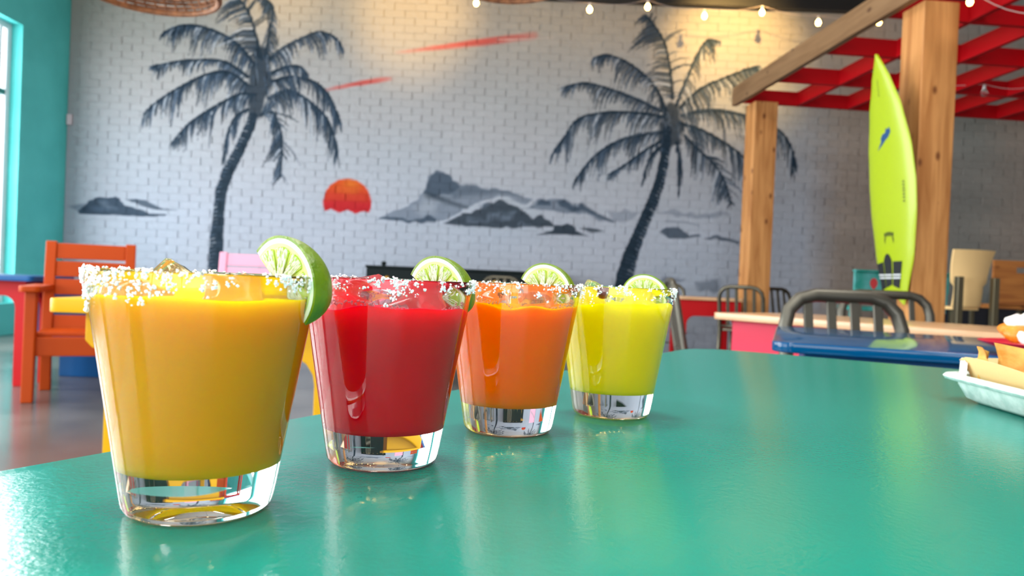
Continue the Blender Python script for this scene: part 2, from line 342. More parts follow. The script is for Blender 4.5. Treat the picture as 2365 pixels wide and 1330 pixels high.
def sample(x, z):
    i = np.clip(((np.asarray(x) - CX0) / CS).astype(int), 0, CW - 1); j = np.clip((np.asarray(z) / CS).astype(int), 0, CH - 1)
    return canvas[j, i]

# ------------------------------------------------------------------ room shell
def paint_mat():
    m = mat('mural_paint', (255, 255, 255), 0.65, bump=(17, 0.6, 0.010), spec=0.15); nt = m.node_tree
    a = nt.nodes.new('ShaderNodeVertexColor'); a.layer_name = 'paint'; nt.links.new(a.outputs[0], nt.nodes['Principled BSDF'].inputs['Base Color']); return m
PAINT = paint_mat()
def grid_mesh(name, xs, zs, yfun, back=None):
    nx, nz = len(xs), len(zs); X, Z = np.meshgrid(xs, zs); Y = yfun(X, Z)
    V = np.stack([X, Y, Z], -1).reshape(-1, 3); idx = np.arange(nx * nz).reshape(nz, nx)
    Fq = np.stack([idx[:-1, :-1], idx[:-1, 1:], idx[1:, 1:], idx[1:, :-1]], -1).reshape(-1, 4)
    return V, Fq
def mesh_from(name, V, Fq, cols, origin=(0, 0, 0)):
    me = bpy.data.meshes.new(name); me.from_pydata((V - np.array(origin)).tolist(), [], Fq.tolist())
    at = me.color_attributes.new('paint', 'FLOAT_COLOR', 'POINT')
    at.data.foreach_set('color', np.concatenate([cols, np.ones((len(cols), 1))], 1).astype(np.float32).ravel())
    me.materials.append(PAINT); return me
xs = np.linspace(XL, XR, 620); zs = np.linspace(0, ZCEIL, 220)
V, Fq = grid_mesh('wall_back', xs, zs, lambda X, Z: np.full_like(X, YW + 0.004))
wall_back = struct(link('wall_back', mesh_from('wall_back', V, Fq, sample(V[:, 0], V[:, 2]))))
wall_back['label'] = 'painted brick wall with palm and sunset mural'
BL, BH, JT = 0.258, 0.0913, 0.009
rest_V, rest_F, rest_C, off, nobj = [], [], [], 0, 0
zone = (W((880, 420)), W((1300, 60)))     # the clear stretch of sky between the two palms
row = 0; z = 0.0
while z + BH < 4.36:
    x = XL + 0.004 - (BL / 2 if row % 2 else 0)
    while x < XR - 0.05:
        x0, x1 = max(x, XL + 0.004) + random.uniform(.001, .006), min(x + BL, XR - 0.01) - random.uniform(.001, .006); jz = 0.002
        if x1 - x0 > 0.03:
            z0, z1 = z + jz / 2, z + BH - jz / 2
            c = sample(*np.meshgrid(np.linspace(x0, x1, 18), np.linspace(z0, z1, 6))).reshape(-1, 3)
            seen = z1 > 0.75
            detail = (c.std(0).max() > 0.02) and seen
            nx, nzz = (19, 7) if detail else (5, 3)
            ux = np.concatenate([[0, 0.03], np.linspace(0.03, 0.97, nx)[1:-1], [0.97, 1]]); uz = np.concatenate([[0, 0.08], np.linspace(0.08, 0.92, nzz)[1:-1], [0.92, 1]])
            hd = random.choice((0.0005, 0.001, 0.0015, 0.003, 0.006)); prd = 0.0045 + random.uniform(0, 0.0015); tl = random.uniform(-.010, .010)
            edge = lambda X, Z: np.where((X <= x0 + 1e-6) | (X >= x1 - 1e-6), hd, np.where((Z <= z0 + 1e-6) | (Z >= z1 - 1e-6), 0.0013, 0.0))
            V, Fq = grid_mesh('brick', x0 + ux * (x1 - x0), z0 + uz * (z1 - z0), lambda X, Z: YW - prd + edge(X, Z) + (X - x0) * tl)
            cols = sample(V[:, 0], V[:, 2])
            if not detail: cols = cols * 0.4 + c.mean(0) * 0.6
            xc, zc = (x0 + x1) / 2, (z0 + z1) / 2
            if zone[0][0] < xc < zone[1][0] and zone[0][1] < zc < zone[1][1] and nobj < 300 and x1 - x0 > 0.2:
                b = link('brick', mesh_from('brick', V, Fq, cols, (xc, YW, zc)), wall_back); b.location = (xc, YW, zc); nobj += 1
            else:
                rest_V.append(V); rest_F.append(Fq + off); rest_C.append(cols); off += len(V)
        x += BL
    z += BH; row += 1
bk = stuff(link('brickwork', mesh_from('brickwork', np.concatenate(rest_V), np.concatenate(rest_F), np.concatenate(rest_C)), wall_back))

FLOOR = mat('polished_concrete', (78, 76, 75), 0.2, var=(1.3, (112, 109, 106), (1, 1, 1)), bump=(2.0, 0.04, 0.01), spec=0.5)
struct(MB().box(XL, XR, YF, YW, -0.1, 0).build('floor', FLOOR))
struct(MB().box(XL, XR, YF, YW, ZCEIL, ZCEIL + 0.1).build('ceiling', mat('ceiling_paint', (150, 146, 142), 0.8)))
TEALW = mat('teal_wall_paint', (90, 212, 210), 0.6, bump=(28, 0.5, 0.006), var=(2.5, (80, 200, 198), (1, 1, 1)))
GREYW = mat('grey_wall_paint', (170, 165, 160), 0.7)
T = 0.30; m = MB(); ys = [YF - T] + [v for ab in sorted(WIN_L) for v in ab] + [YW + 0.2]
for i in range(0, len(ys), 2): m.box(XL - T, XL, ys[i], ys[i + 1], 0, ZCEIL)
for a, b in WIN_L: m.box(XL - T, XL, a, b, 0, WIN_Z[0]).box(XL - T, XL, a, b, WIN_Z[1], ZCEIL)
wl = struct(m.build('wall_left', TEALW)); wl['label'] = 'teal painted wall beside the window'
struct(MB().box(XR, XR + T, YF, YW, 0, ZCEIL).build('wall_right', GREYW))
m = MB().box(XL - T, -4.2, YF - T, YF, 0, ZCEIL).box(1.8, XR + T, YF - T, YF, 0, ZCEIL).box(-4.2, 1.8, YF - T, YF, 0, 0.4).box(-4.2, 1.8, YF - T, YF, 3.1, ZCEIL)
struct(m.build('wall_front', GREYW))
FRAME = mat('white_window_frame', (226, 230, 236), 0.35); MULL = mat('green_glazing_bar', (52, 120, 116), 0.4)
PANE = bpy.data.materials.new('window_pane'); PANE.use_nodes = True; nt = PANE.node_tree; nt.nodes.clear()
o_ = nt.nodes.new('ShaderNodeOutputMaterial'); mx = nt.nodes.new('ShaderNodeMixShader'); fr = nt.nodes.new('ShaderNodeValue'); fr.outputs[0].default_value = 0.05
tr = nt.nodes.new('ShaderNodeBsdfTransparent'); gl = nt.nodes.new('ShaderNodeBsdfGlossy'); gl.inputs['Roughness'].default_value = 0.02
nt.links.new(fr.outputs[0], mx.inputs[0]); nt.links.new(tr.outputs[0], mx.inputs[1]); nt.links.new(gl.outputs[0], mx.inputs[2]); nt.links.new(mx.outputs[0], o_.inputs[0])
for k, (a, b) in enumerate(WIN_L):
    wn = bpy.data.objects.new('window_%d' % (k + 1), None); C.objects.link(wn); struct(wn); wn.location = (XL - 0.17, (a + b) / 2, 0)
    wn['label'] = ('tall white framed window beside the teal wall', 'white framed window left of the tables', 'white framed window behind the camera')[k]
    h = (b - a) / 2; z0, z1 = WIN_Z; fw = 0.07
    MB().box(-.05, .05, -h, -h + fw, z0, z1).box(-.05, .05, h - fw, h, z0, z1).box(-.05, .05, -h + fw, h - fw, z0, z0 + fw).box(-.05, .05, -h + fw, h - fw, z1 - fw, z1).build('window_frame', FRAME, wn, bev=0.008)
    MB().box(-.04, .04, h - fw - 0.12, h - fw - 0.07, z0 + fw, z1 - fw).build('mullion', FRAME, wn, bev=0.006)
    MB().box(-.04, .04, -0.03, 0.03, z0 + fw, z1 - fw).build('mullion', FRAME, wn, bev=0.006)
    MB().box(-.045, .045, -h + fw, h - fw, 2.66, 2.72).build('transom', MULL, wn, bev=0.006)
    for y0, y1 in ((-h + fw, -0.03), (0.03, h - fw - 0.12)):
        for zz0, zz1 in ((z0 + fw, 2.66), (2.72, z1 - fw)): MB().box(-.004, .004, y0, y1, zz0, zz1).build('pane', PANE, wn)
wn = bpy.data.objects.new('window_4', None); C.objects.link(wn); struct(wn); wn.location = (-1.2, YF - 0.15, 0); wn['label'] = 'wide front window behind the camera'
m = MB().box(-3, 3, -.04, .04, 0.4, 0.47).box(-3, 3, -.04, .04, 3.03, 3.1)
for x in (-3, -1.035, .965, 2.93): m.box(x, x + .07, -.04, .04, .47, 3.03)
m.build('window_frame', FRAME, wn)
for x, x1 in ((-2.93, -1.035), (-.965, .965), (1.035, 2.93)): MB().box(x, x1, -.004, .004, .47, 3.03).build('pane', PANE, wn)
zb = aty(1600, 14, YW)[2]
struct(MB().box(0.2, 5.6, YW - 0.12, YW - 0.01, zb - 0.02, zb + 0.22).build('trim_1', mat('black_steel', (22, 24, 28), 0.5)))['label'] = 'black steel beam along the top of the mural wall'

# ------------------------------------------------------------------ the teal table in front
TEAL = mat('teal_laminate', (0, 138, 122), 0.2, bump=(330, 0.16, 0.0012), spec=0.27)
def table_top(name, corner, ang, length, width, r, thick, m, ztop, parent, edge=0.006):
    """rounded slab; `corner` is the sharp corner, first side runs along `ang`, second at ang-90 (clockwise)"""
    return MB().prism(rrect(0, length, -width, 0, r), -thick, 0).build(name, m, parent, smooth=35, bev=edge, seg=3)
a0 = atz(0, 1083, .75); a1 = atz(1535, 813, .75); c0 = atz(1640, 804, .75); c1 = atz(2177, 851, .75)
ang = math.atan2(a1.y - a0.y, a1.x - a0.x)
d1 = Vector((math.cos(ang), math.sin(ang))); d2 = Vector((math.sin(ang), -math.cos(ang)))
# far corner: where the two straight edges meet
den = d1.x * d2.y - d1.y * d2.x; rx, ry = c0.x - a0.x, c0.y - a0.y
far = Vector((a0.x, a0.y)) + d1 * ((rx * d2.y - ry * d2.x) / den)
tt = thing('dining_table', 'teal laminate table holding the four drinks and the chip tray', 'table', (0, 0, 0))
tt.location = (far.x, far.y, 0); tt.rotation_euler = (0, 0, ang)
MB().prism(rrect(-1.9, 0, -0.92, 0, 0.075, 10), 0.718, 0.75).build('tabletop', TEAL, tt, smooth=35, bev=0.004, seg=3)
MB().box(-1.82, -0.08, -0.84, -0.08, 0.64, 0.717).build('apron', TEAL, tt, bev=0.004)
for lx, ly in ((-0.16, -0.16), (-0.16, -0.76), (-1.74, -0.16), (-1.74, -0.76)):
    MB().box(lx - .04, lx + .04, ly - .04, ly + .04, 0, 0.639).build('leg', TEAL, tt, bev=0.004)

# ------------------------------------------------------------------ other tables
def panel_table(name, label, loc, rz, L, Wd, ztop, top_m, base_m, th=0.032, r=0.03, inset=0.08, legs=True, apron=0.11, group=None, li=0.0):
    """slab top on a deep apron that flows in rounded corners into four legs"""
    t = thing(name, label, 'table', loc, rz, group)
    MB().prism(rrect(0, L, 0, Wd, r), ztop - th, ztop).build('tabletop', top_m, t, smooth=35, bev=th * 0.42, seg=4)
    z1 = ztop - th - 0.001; lw = 0.07; i = inset
    def side(L_):                                       # arch-shaped side panel in (x, z)
        pts = [(0, z1 - apron + 0.02), (0.02, z1 - apron)] if li else []
        pts += [(li, z1 - apron - 0.001 if li else 0.0)] if li else []
        pts += [(li, 0), (li + lw, 0), (li + lw, z1 - apron - 0.08)] + [(li + lw + 0.08 - 0.08 * math.cos(R(a)), z1 - apron - 0.08 + 0.08 * math.sin(R(a))) for a in (20, 45, 70, 90)]
        return pts + [(L_ - x, z) for x, z in reversed(pts)] + [(L_, z1), (0, z1)]
    for yy in (i, Wd - i - 0.03):
        MB().prism(side(L - 2 * i), 0, 0.03, Matrix.Translation((i, yy + 0.03, 0)) @ Matrix.Rotation(R(90), 4, 'X')).build('side_panel', base_m, t, bev=0.004)
    for xx in (i, L - i - 0.03):
        if li: MB().box(xx, xx + 0.03, i + 0.031, Wd - i - 0.031, z1 - apron, z1).build('end_panel', base_m, t, bev=0.004); continue
        MB().prism(side(Wd - 2 * i - 0.062), 0, 0.03, Matrix.Translation((xx, i + 0.031, 0)) @ Matrix.Rotation(R(90), 4, 'Z') @ Matrix.Translation((0, 0, 0)) @ Matrix.Rotation(R(90), 4, 'X')).build('end_panel', base_m, t, bev=0.004)
    return t
YEL = mat('yellow_paint', (228, 172, 4), 0.4, spec=0.25, bump=(60, 0.06, 0.002)); BLUE = mat('blue_paint', (4, 76, 134), 0.35, spec=0.25, bump=(50, 0.05, 0.002))
ORG = mat('orange_paint', (176, 64, 0), 0.5, spec=0.2, bump=(40, 0.08, 0.002)); REDP = mat('red_paint', (176, 10, 18), 0.5, spec=0.2, bump=(40, 0.08, 0.002))
PINK = mat('pink_paint', (226, 160, 186), 0.45, bump=(40, 0.08, 0.002)); RASP = mat('raspberry_laminate', (206, 40, 72), 0.4, spec=0.25)
TAN = mat('maple_laminate', (214, 176, 138), 0.22, var=(3.0, (196, 152, 112), (1, 9, 9)))
p = atz(105, 688, .75)
panel_table('small_table', 'bright yellow table behind the orange drink and front glass', (p.x, p.y, 0), R(3), 0.87, 0.66, 0.75, YEL, YEL, th=0.036, r=0.03, inset=0.068, apron=0.095, li=0.055)
p = atz(1782, 788.5, .75); q = atz(2365, 825.7, .75); ba = math.atan2(q.y - p.y, q.x - p.x)
panel_table('dining_table', 'glossy blue table with red plate, beyond the chip tray', (p.x, p.y, 0), ba, 1.25, 0.70, 0.75, mat('blue_laminate', (2, 74, 120), 0.08, spec=0.35, bump=(40, 0.03, 0.001)), BLUE, th=0.02, r=0.04, inset=0.06)
p = atz(1644, 721, .735); q = atz(2274, 767, .735); wa = math.atan2(q.y - p.y, q.x - p.x)
wt = thing('dining_table', 'maple topped table on a raspberry pink panel base', 'table', (p.x, p.y, 0), wa)
MB().prism(rrect(0, 1.42, 0, 0.72, 0.03), 0.705, 0.735).build('tabletop', TAN, wt, smooth=35, bev=0.012, seg=4)
MB().box(0.07, 1.30, 0.06, 0.09, 0, 0.704).build('front_panel', RASP, wt, bev=0.004)
MB().box(0.07, 1.30, 0.60, 0.63, 0, 0.704).build('back_panel', RASP, wt, bev=0.004)
MB().box(0.07, 0.10, 0.092, 0.598, 0, 0.704).build('end_panel', RASP, wt, bev=0.004); MB().box(1.27, 1.30, 0.092, 0.598, 0, 0.704).build('end_panel', RASP, wt, bev=0.004)
p = aty(1568, 684, 7.6)
panel_table('dining_table', 'red table with tan top in front of the right painted palm', (p.x, p.y, 0), R(-4), 0.64, 0.70, p.z, TAN, REDP, th=0.03, r=0.02, inset=0.02, apron=0.16)
p = atz(118, 873, 0)
bt = thing('box_bench', 'blue painted box bench behind the orange armchair', 'bench', (p.x, p.y, 0), R(4))
MB().box(-0.24, 0.55, 0.08, 0.46, 0.24, 0.66).build('seat_box', BLUE, bt, bev=0.01)
MB().box(0, 0.52, 0.1, 0.44, 0, 0.239).build('plinth', BLUE, bt, bev=0.006)
p = atz(52, 893, 0)
panel_table('dining_table', 'blue topped table with red arched base at the left edge', (p.x - 1.22, p.y - 0.10, 0), R(0), 1.32, 0.50, 0.737, BLUE, REDP, th=0.035, r=0.03, inset=0.10, apron=0.10)

# ------------------------------------------------------------------ slatted wooden armchairs
def armchair(label, m, loc, rz, hgt=0.975, wid=0.62):
    """faces local -Y"""
    t = thing('slatted_armchair', label, 'chair', loc, rz, None); hw = wid / 2
    ty = lambda z: 0.0 + max(0, z - 0.36) * 0.16          # back leans away
    for s in (-1, 1):
        x0, x1 = (s * hw, s * (hw - 0.062)) if s > 0 else (s * (hw - 0.062), s * hw); x0, x1 = min(x0, x1), max(x0, x1)
        pr = [(0.03, 0), (-0.03, 0), (-0.045, 0.36), (ty(hgt) - 0.045, hgt), (ty(hgt), hgt), (0.0, 0.36)]
        MB().prism([(y, z) for y, z in pr], x0, x1, Matrix(((0, 0, 1, 0), (1, 0, 0, 0), (0, 1, 0, 0), (0, 0, 0, 1)))).build('back_post', m, t, bev=0.006)
        fx = s * (hw - 0.005)
        pr = [(-0.53, 0), (-0.46, 0), (-0.40, 0.655), (-0.50, 0.655)]
        MB().prism(pr, fx - 0.03, fx + 0.03, Matrix(((0, 0, 1, 0), (1, 0, 0, 0), (0, 1, 0, 0), (0, 0, 0, 1)))).build('front_leg', m, t, bev=0.006)
        MB().prism(rrect(fx - 0.055, fx + 0.055, -0.56, 0.08, 0.03), 0.656, 0.69).build('armrest', m, t, smooth=40, bev=0.008)
        MB().box(fx - 0.022, fx + 0.022, -0.45, -0.02, 0.29, 0.38).build('side_rail', m, t, bev=0.005)
    n = 6; z0, sh = 0.42, (hgt - 0.42 - 0.005 * 5) / 6
    sh = 0.102
    for k in range(5):
        zt = hgt - 0.012 - k * (sh + 0.016); zb_ = zt - sh
        M = Matrix(((1, 0, 0, 0), (0, 0, 1, 0), (0, 1, 0, 0), (0, 0, 0, 1)))
        MB().add([(-hw + .063, ty(zb_) - .034, zb_), (hw - .063, ty(zb_) - .034, zb_), (hw - .063, ty(zb_) - .012, zb_), (-hw + .063, ty(zb_) - .012, zb_),
                  (-hw + .063, ty(zt) - .034, zt), (hw - .063, ty(zt) - .034, zt), (hw - .063, ty(zt) - .012, zt), (-hw + .063, ty(zt) - .012, zt)],
                 [(0,3,2,1),(4,5,6,7),(0,1,5,4),(1,2,6,5),(2,3,7,6),(3,0,4,7)]).build('back_slat', m, t, bev=0.005)
    MB().box(-hw + 0.027, hw - 0.027, -0.475, -0.43, 0.27, 0.385).build('front_rail', m, t, bev=0.006)
    for k in range(4):
        y = -0.43 + k * 0.098
        MB().box(-hw + .02, hw - .02, y, y + 0.085, 0.386, 0.408).build('seat_slat', m, t, bev=0.005)
    return t
pf = atz(64, 930, 0)
armchair('orange slatted wooden armchair facing the camera at far left', ORG, (pf.x + 0.025, pf.y + 0.568, 0), R(24), 0.975, 0.53)
pp = aty(515, 582, 6.6); pq = aty(680, 590, 6.6)
armchair('pale pink slatted armchair beyond the front glass', PINK, ((pp.x + pq.x) / 2, 6.5, 0), R(4), 0.98, 0.62)

# ------------------------------------------------------------------ metal cafe chairs
ALU = mat('brushed_aluminium', (100, 98, 90), 0.45, metal=0.9, bump=(90, 0.05, 0.001))
ALU2 = mat('dark_bronze_metal', (96, 92, 80), 0.35, metal=0.85)
def metal_chair(m, label, loc, rz, hgt=0.865, wid=0.41, group=None, tr=0.019):
    """faces local -Y; bent-tube back with four slats"""
    t = thing('metal_chair', label, 'chair', loc, rz, group); hw = wid / 2; rr = 0.10; lean = lambda z: 0.02 + max(0, z - 0.45) * 0.20
    pts = [(-hw, 0.07, 0), (-hw, 0.03, 0.30), (-hw, lean(0.45), 0.45), (-hw, lean(hgt - rr), hgt - rr)]
    for a in (30, 60, 90): pts.append((-hw + rr - rr * math.cos(R(a)), lean(hgt - rr + rr * math.sin(R(a))), hgt - rr + rr * math.sin(R(a))))
    path = pts + [(-x, y, z) for x, y, z in reversed(pts)]
    MB().tube(path, tr, 12, flat=0.95).build('back_frame', m, t, smooth=True)
    for k in range(4):
        x = -hw + wid * (k + 1) / 5
        MB().box(x - 0.014, x + 0.014, lean(0.5) - .004, lean(0.5) + .004, 0.0, 0.0).build if False else None
        zt = hgt - 0.012; zb_ = 0.50
        MB().add([(x-.015, lean(zb_)-.005, zb_), (x+.015, lean(zb_)-.005, zb_), (x+.015, lean(zb_)+.005, zb_), (x-.015, lean(zb_)+.005, zb_),
                  (x-.015, lean(zt)-.005, zt), (x+.015, lean(zt)-.005, zt), (x+.015, lean(zt)+.005, zt), (x-.015, lean(zt)+.005, zt)],
                 [(0,3,2,1),(4,5,6,7),(0,1,5,4),(1,2,6,5),(2,3,7,6),(3,0,4,7)]).build('back_slat', m, t, bev=0.003)
    MB().tube([(-hw, lean(.5), .495), (hw, lean(.5), .495)], 0.012, 8).build('back_rail', m, t, smooth=True)
    MB().prism(rrect(-hw - .005, hw + .005, -0.40, 0.02, 0.05), 0.445, 0.47).build('seat', m, t, smooth=40, bev=0.008)
    for s in (-1, 1):
        MB().tube([(s * (hw + .005), -0.40, 0), (s * (hw - .02), -0.36, 0.444)], 0.016, 8).build('front_leg', m, t, smooth=True)
        MB().tube([(s * (hw - .004), -0.385, 0.16), (s * hw, 0.045, 0.16)], 0.009, 8).build('stretcher', m, t, smooth=True)
    MB().tube([(-hw, -0.385, 0.22), (hw, -0.385, 0.22)], 0.009, 8).build('stretcher', m, t, smooth=True)
    return t
GC = 'curved-back metal cafe chairs'
def at_back(px, py, Y, rz):                     # root so that the top of the back stands at this photographed point
    p = aty(px, py, Y); o = Vector((0, 0.105)); c, s = math.cos(rz), math.sin(rz)
    return (p.x - (o.x * c - o.y * s), p.y - (o.x * s + o.y * c), 0)
metal_chair(ALU, 'aluminium cafe chair behind the blue table, nearest of the metal chairs', at_back(1943, 676, 2.42, R(2)), R(2), 0.838, 0.375, GC, 0.022)
metal_chair(ALU, 'aluminium cafe chair half hidden beside the surfboard tail', at_back(2042, 682, 4.05, R(-3)), R(-3), 0.850, 0.46, GC, 0.024)
first = metal_chair(ALU2, 'dark metal cafe chair pulled up to the red table', at_back(1711, 660, 7.0, R(150)), R(150), 0.865, 0.40, GC)
for px, py, Y, rz, lab in ((1788, 666, 8.3, 20, 'dark metal cafe chair behind the far wooden post'), (1540, 650, 8.9, -8, 'dark metal cafe chair at the far side of the red table'),
                           (1158, 633, 8.45, 0, 'dark metal cafe chair in front of the black cabinet')):
    c = copy_tree(first); c.location = at_back(px, py, Y, R(rz)); c.rotation_euler = (0, 0, R(rz)); c['label'] = lab
metal_chair(ALU, 'aluminium cafe chair seen side-on behind the yellow-green drink', at_back(1547, 648, 4.2, R(84)), R(84), 0.875, 0.40, GC)

# ------------------------------------------------------------------ bar stools, bench, cabinets at the back
CREAM = mat('cream_shell', (248, 212, 150), 0.5, spec=0.3); OAK = wood('oak_board', (186, 120, 56), (156, 92, 40), 0)
STEEL = mat('stool_steel', (112, 106, 86), 0.35, metal=0.8)
p = aty(2234, 708, 6.2)
st = thing('bar_stool', 'cream shell bar stool on steel legs beside the big post', 'stool', (p.x, p.y, 0), R(8))
zs_ = p.z; cols = []; m = MB(); nu, nv = 11, 15; V = []
for side in (0.010, -0.010):
    for j in range(nv):
        v = j / (nv - 1); z = zs_ + v * 0.46
        hwid = (0.125 if v < 0.42 else 0.155 + 0.03 * (v - 0.42) / 0.58)
        for i in range(nu):
            u = i / (nu - 1) * 2 - 1
            V.append((u * hwid, side + 0.05 * (1 - u * u) + 0.14 * (v - 0.5) * abs(v - 0.3), z))
Fc = []
for j in range(nv - 1):
    for i in range(nu - 1):
        a = j * nu + i; b = a + nu * nv; Fc += [(a, a + 1, a + nu + 1, a + nu), (b, b + nu, b + nu + 1, b + 1)]
for j in range(nv - 1):
    for i in (0, nu - 1):
        a = j * nu + i; b = a + nu * nv; Fc.append((a, a + nu, b + nu, b))
for i in range(nu - 1):
    for j in (0, nv - 1):
        a = j * nu + i; b = a + nu * nv; Fc.append((a, b, b + 1, a + 1))
MB().add(V, Fc).build('backrest', CREAM, st, smooth=50)
MB().prism(rrect(-0.13, 0.13, -0.40, 0.0, 0.05), zs_ - 0.03, zs_ - 0.004).build('seat', CREAM, st, smooth=40, bev=0.008)
for x in (-0.185, 0.135):
    MB().box(x, x + 0.05, 0.07, 0.12, 0, zs_ + 0.24).build('rear_leg', STEEL, st, bev=0.004)
    MB().box(x, x + 0.04, -0.40, -0.36, 0, zs_ - 0.031).build('front_leg', STEEL, st, bev=0.004)
st.rotation_euler = (0, 0, R(180 + 8)); st.location = (p.x, p.y + 0.0, 0)
p = aty(2292, 702, 6.8); q = aty(2292, 600, 6.8)
wb = thing('bar_bench', 'oak backed bar bench with hand slot at right edge', 'bench', (p.x, p.y, 0), R(-2))
m = MB(); zA, zB = p.z, q.z
m.box(0, 0.95, 0, 0.03, zA, zB - 0.11).box(0, 0.20, 0, 0.03, zB - 0.11, zB - 0.06).box(0.42, 0.95, 0, 0.03, zB - 0.11, zB - 0.06).box(0, 0.95, 0, 0.03, zB - 0.06, zB)
m.build('backrest', OAK, wb)
MB().box(0, 0.95, 0.031, 0.42, zA - 0.04, zA).build('seat', OAK, wb, bev=0.005)
for x in (0.02, 0.46, 0.89):
    for y in (0.04, 0.37): MB().box(x, x + 0.035, y, y + 0.035, 0, zA - 0.041).build('leg', STEEL, wb, bev=0.003)
TB = mat('teal_bench_paint', (40, 152, 140), 0.45, var=(7, (110, 190, 196), (1, 1, 1)))
p = aty(1975, 622, 6.7); q = aty(1985, 672, 6.7)
bn = thing('high_bench', 'teal painted high bench with red drop motif behind the surfboard', 'bench', (p.x, p.y, 0), R(0))
MB().box(0, 0.84, 0, 0.03, q.z, p.z - 0.02).build('backrest', TB, bn, bev=0.006)
MB().box(0, 0.84, -0.02, 0.05, p.z - 0.019, p.z).build('top_rail', TB, bn, bev=0.005)
MB().prism([(0.17 + 0.035 * math.sin(R(a)) * (0.5 + 0.5 * min(1, a / 90 if a < 180 else (360 - a) / 90)), 0.07 - 0.05 * math.cos(R(a))) for a in range(0, 360, 30)][::-1], -0.004, 0.0, Matrix.Translation((0, -0.0005, q.z + 0.0)) @ Matrix.Rotation(R(90), 4, 'X') @ Matrix.Translation((0, 0, 0.0))).build('red_drop', mat('red_motif', (206, 64, 70), 0.5), bn)
MB().box(0, 0.84, 0.031, 0.34, 0.70, 0.74).build('seat', TB, bn, bev=0.006)
for x in (0.0, 0.77):
    for y in (0.032, 0.27): MB().box(x, x + 0.06, y, y + 0.06, 0, 0.699).build('leg', TB, bn, bev=0.005)
    MB().box(x, x + 0.06, 0.0, 0.029, 0.74, q.z - 0.001).build('back_post', TB, bn, bev=0.004)
DARK = mat('black_cabinet', (12, 24, 26), 0.5, spec=0.15); BRASS = mat('brass', (168, 128, 62), 0.3, metal=0.9)
p = aty(850, 612, 9.0); q = aty(1290, 628, 9.0)
cb = thing('storage_chest', 'black chest with brass studs and a knob under the island mural', 'chest', ((p.x + q.x) / 2, 9.1, 0), 0)
hw = (q.x - p.x) / 2
MB().box(-hw, hw, -0.2, 0.22, 0.10, p.z - 0.03).build('body', DARK, cb, bev=0.006)
MB().box(-hw - .01, hw + .01, -0.22, 0.23, p.z - 0.029, p.z).build('lid', DARK, cb, bev=0.006)
MB().lathe([(0, p.z + .055), (0.022, p.z + .05), (0.034, p.z + .03), (0.026, p.z + .01), (0.02, p.z + .001), (0, p.z + .001)], 16, Matrix.Translation((-hw + 0.17, 0, 0))).build('knob', DARK, cb, smooth=True)
for x in (-hw + 0.25, -hw + 0.75, 0.0, hw - 0.75, hw - 0.25):
    MB().lathe([(0, 0.014), (0.022, 0.010), (0.028, 0), (0, 0)], 12, Matrix.Translation((x, -0.2005, p.z - 0.14)) @ Matrix.Rotation(R(90), 4, 'X')).build('brass_stud', BRASS, cb, smooth=True)
for x in (-hw + .05, hw - .11):
    for y in (-.18, .14): MB().box(x, x + .06, y, y + .06, 0, 0.099).build('foot', DARK, cb)
p = aty(2180, 706, 8.7)
dc = thing('low_cabinet', 'dark navy low cabinet behind the bar stools', 'cabinet', (p.x, 8.7, 0), 0)
NAVY = mat('navy_cabinet', (24, 30, 44), 0.4)
MB().box(0, 2.0, 0, 0.45, 0.05, p.z).build('body', NAVY, dc, bev=0.006)
for k in range(4): MB().box(0.02 + k * 0.5, 0.48 + k * 0.5, -0.02, -0.001, 0.09, p.z - 0.04).build('door', NAVY, dc, bev=0.004)
MB().box(0.0, 2.0, 0.03, 0.42, 0.0, 0.049).build('plinth', NAVY, dc)

# ------------------------------------------------------------------ timber and red pergola
CEDAR = wood('cedar_post', (204, 146, 86), (166, 108, 54), 2); CEDARB = wood('cedar_beam', (132, 102, 70), (110, 80, 50), 1)
REDB = mat('red_beam_paint', (176, 0, 14), 0.6, bump=(30, 0.08, 0.003), spec=0.2)
PY = R(5.0)                                            # the pergola stands turned 5 degrees to the mural wall
pe = aty(1704, 244, 8.10)
pg = thing('pergola', 'red lattice pergola on cedar posts at the right', 'pergola', (pe.x, pe.y, 0), PY)
Pinv = (Matrix.Translation((pe.x, pe.y, 0)) @ Matrix.Rotation(PY, 4, 'Z')).inverted()
zl = 2.80; zt = 2.945
def loc(px, py, Y): return Pinv @ aty(px, py, Y)
MB().box(-0.055, 0.0, -5.2, 0.03, pe.z - 0.004, pe.z + 0.19).build('cedar_beam', CEDARB, pg, bev=0.004)
fp = loc(1742, 300, 7.85); npost = loc(2122, 300, 5.0)
MB().box(fp.x, fp.x + 0.245, fp.y, fp.y + 0.245, 0, zl - 0.002).build('cedar_post', CEDAR, pg, bev=0.006)
MB().box(npost.x, npost.x + 0.245, npost.y, npost.y + 0.245, 0, zl - 0.002).build('cedar_post', CEDAR, pg, bev=0.006)
v_beams = [loc(1950, 200, Y).y for Y in (8.05, 7.15, 6.21, 5.30, 4.40, 3.5)]
for vb in v_beams: MB().box(0.002, 4.6, vb, vb + 0.045, zl, zt).build('cross_beam', REDB, pg, bev=0.003)
for u in [0.58 + 0.56 * k for k in range(8)]:
    for a, b in zip(v_beams, v_beams[1:]):
        MB().box(u, u + 0.042, b + 0.046, a - 0.001, zl, zt).build('joist', REDB, pg, bev=0.003)
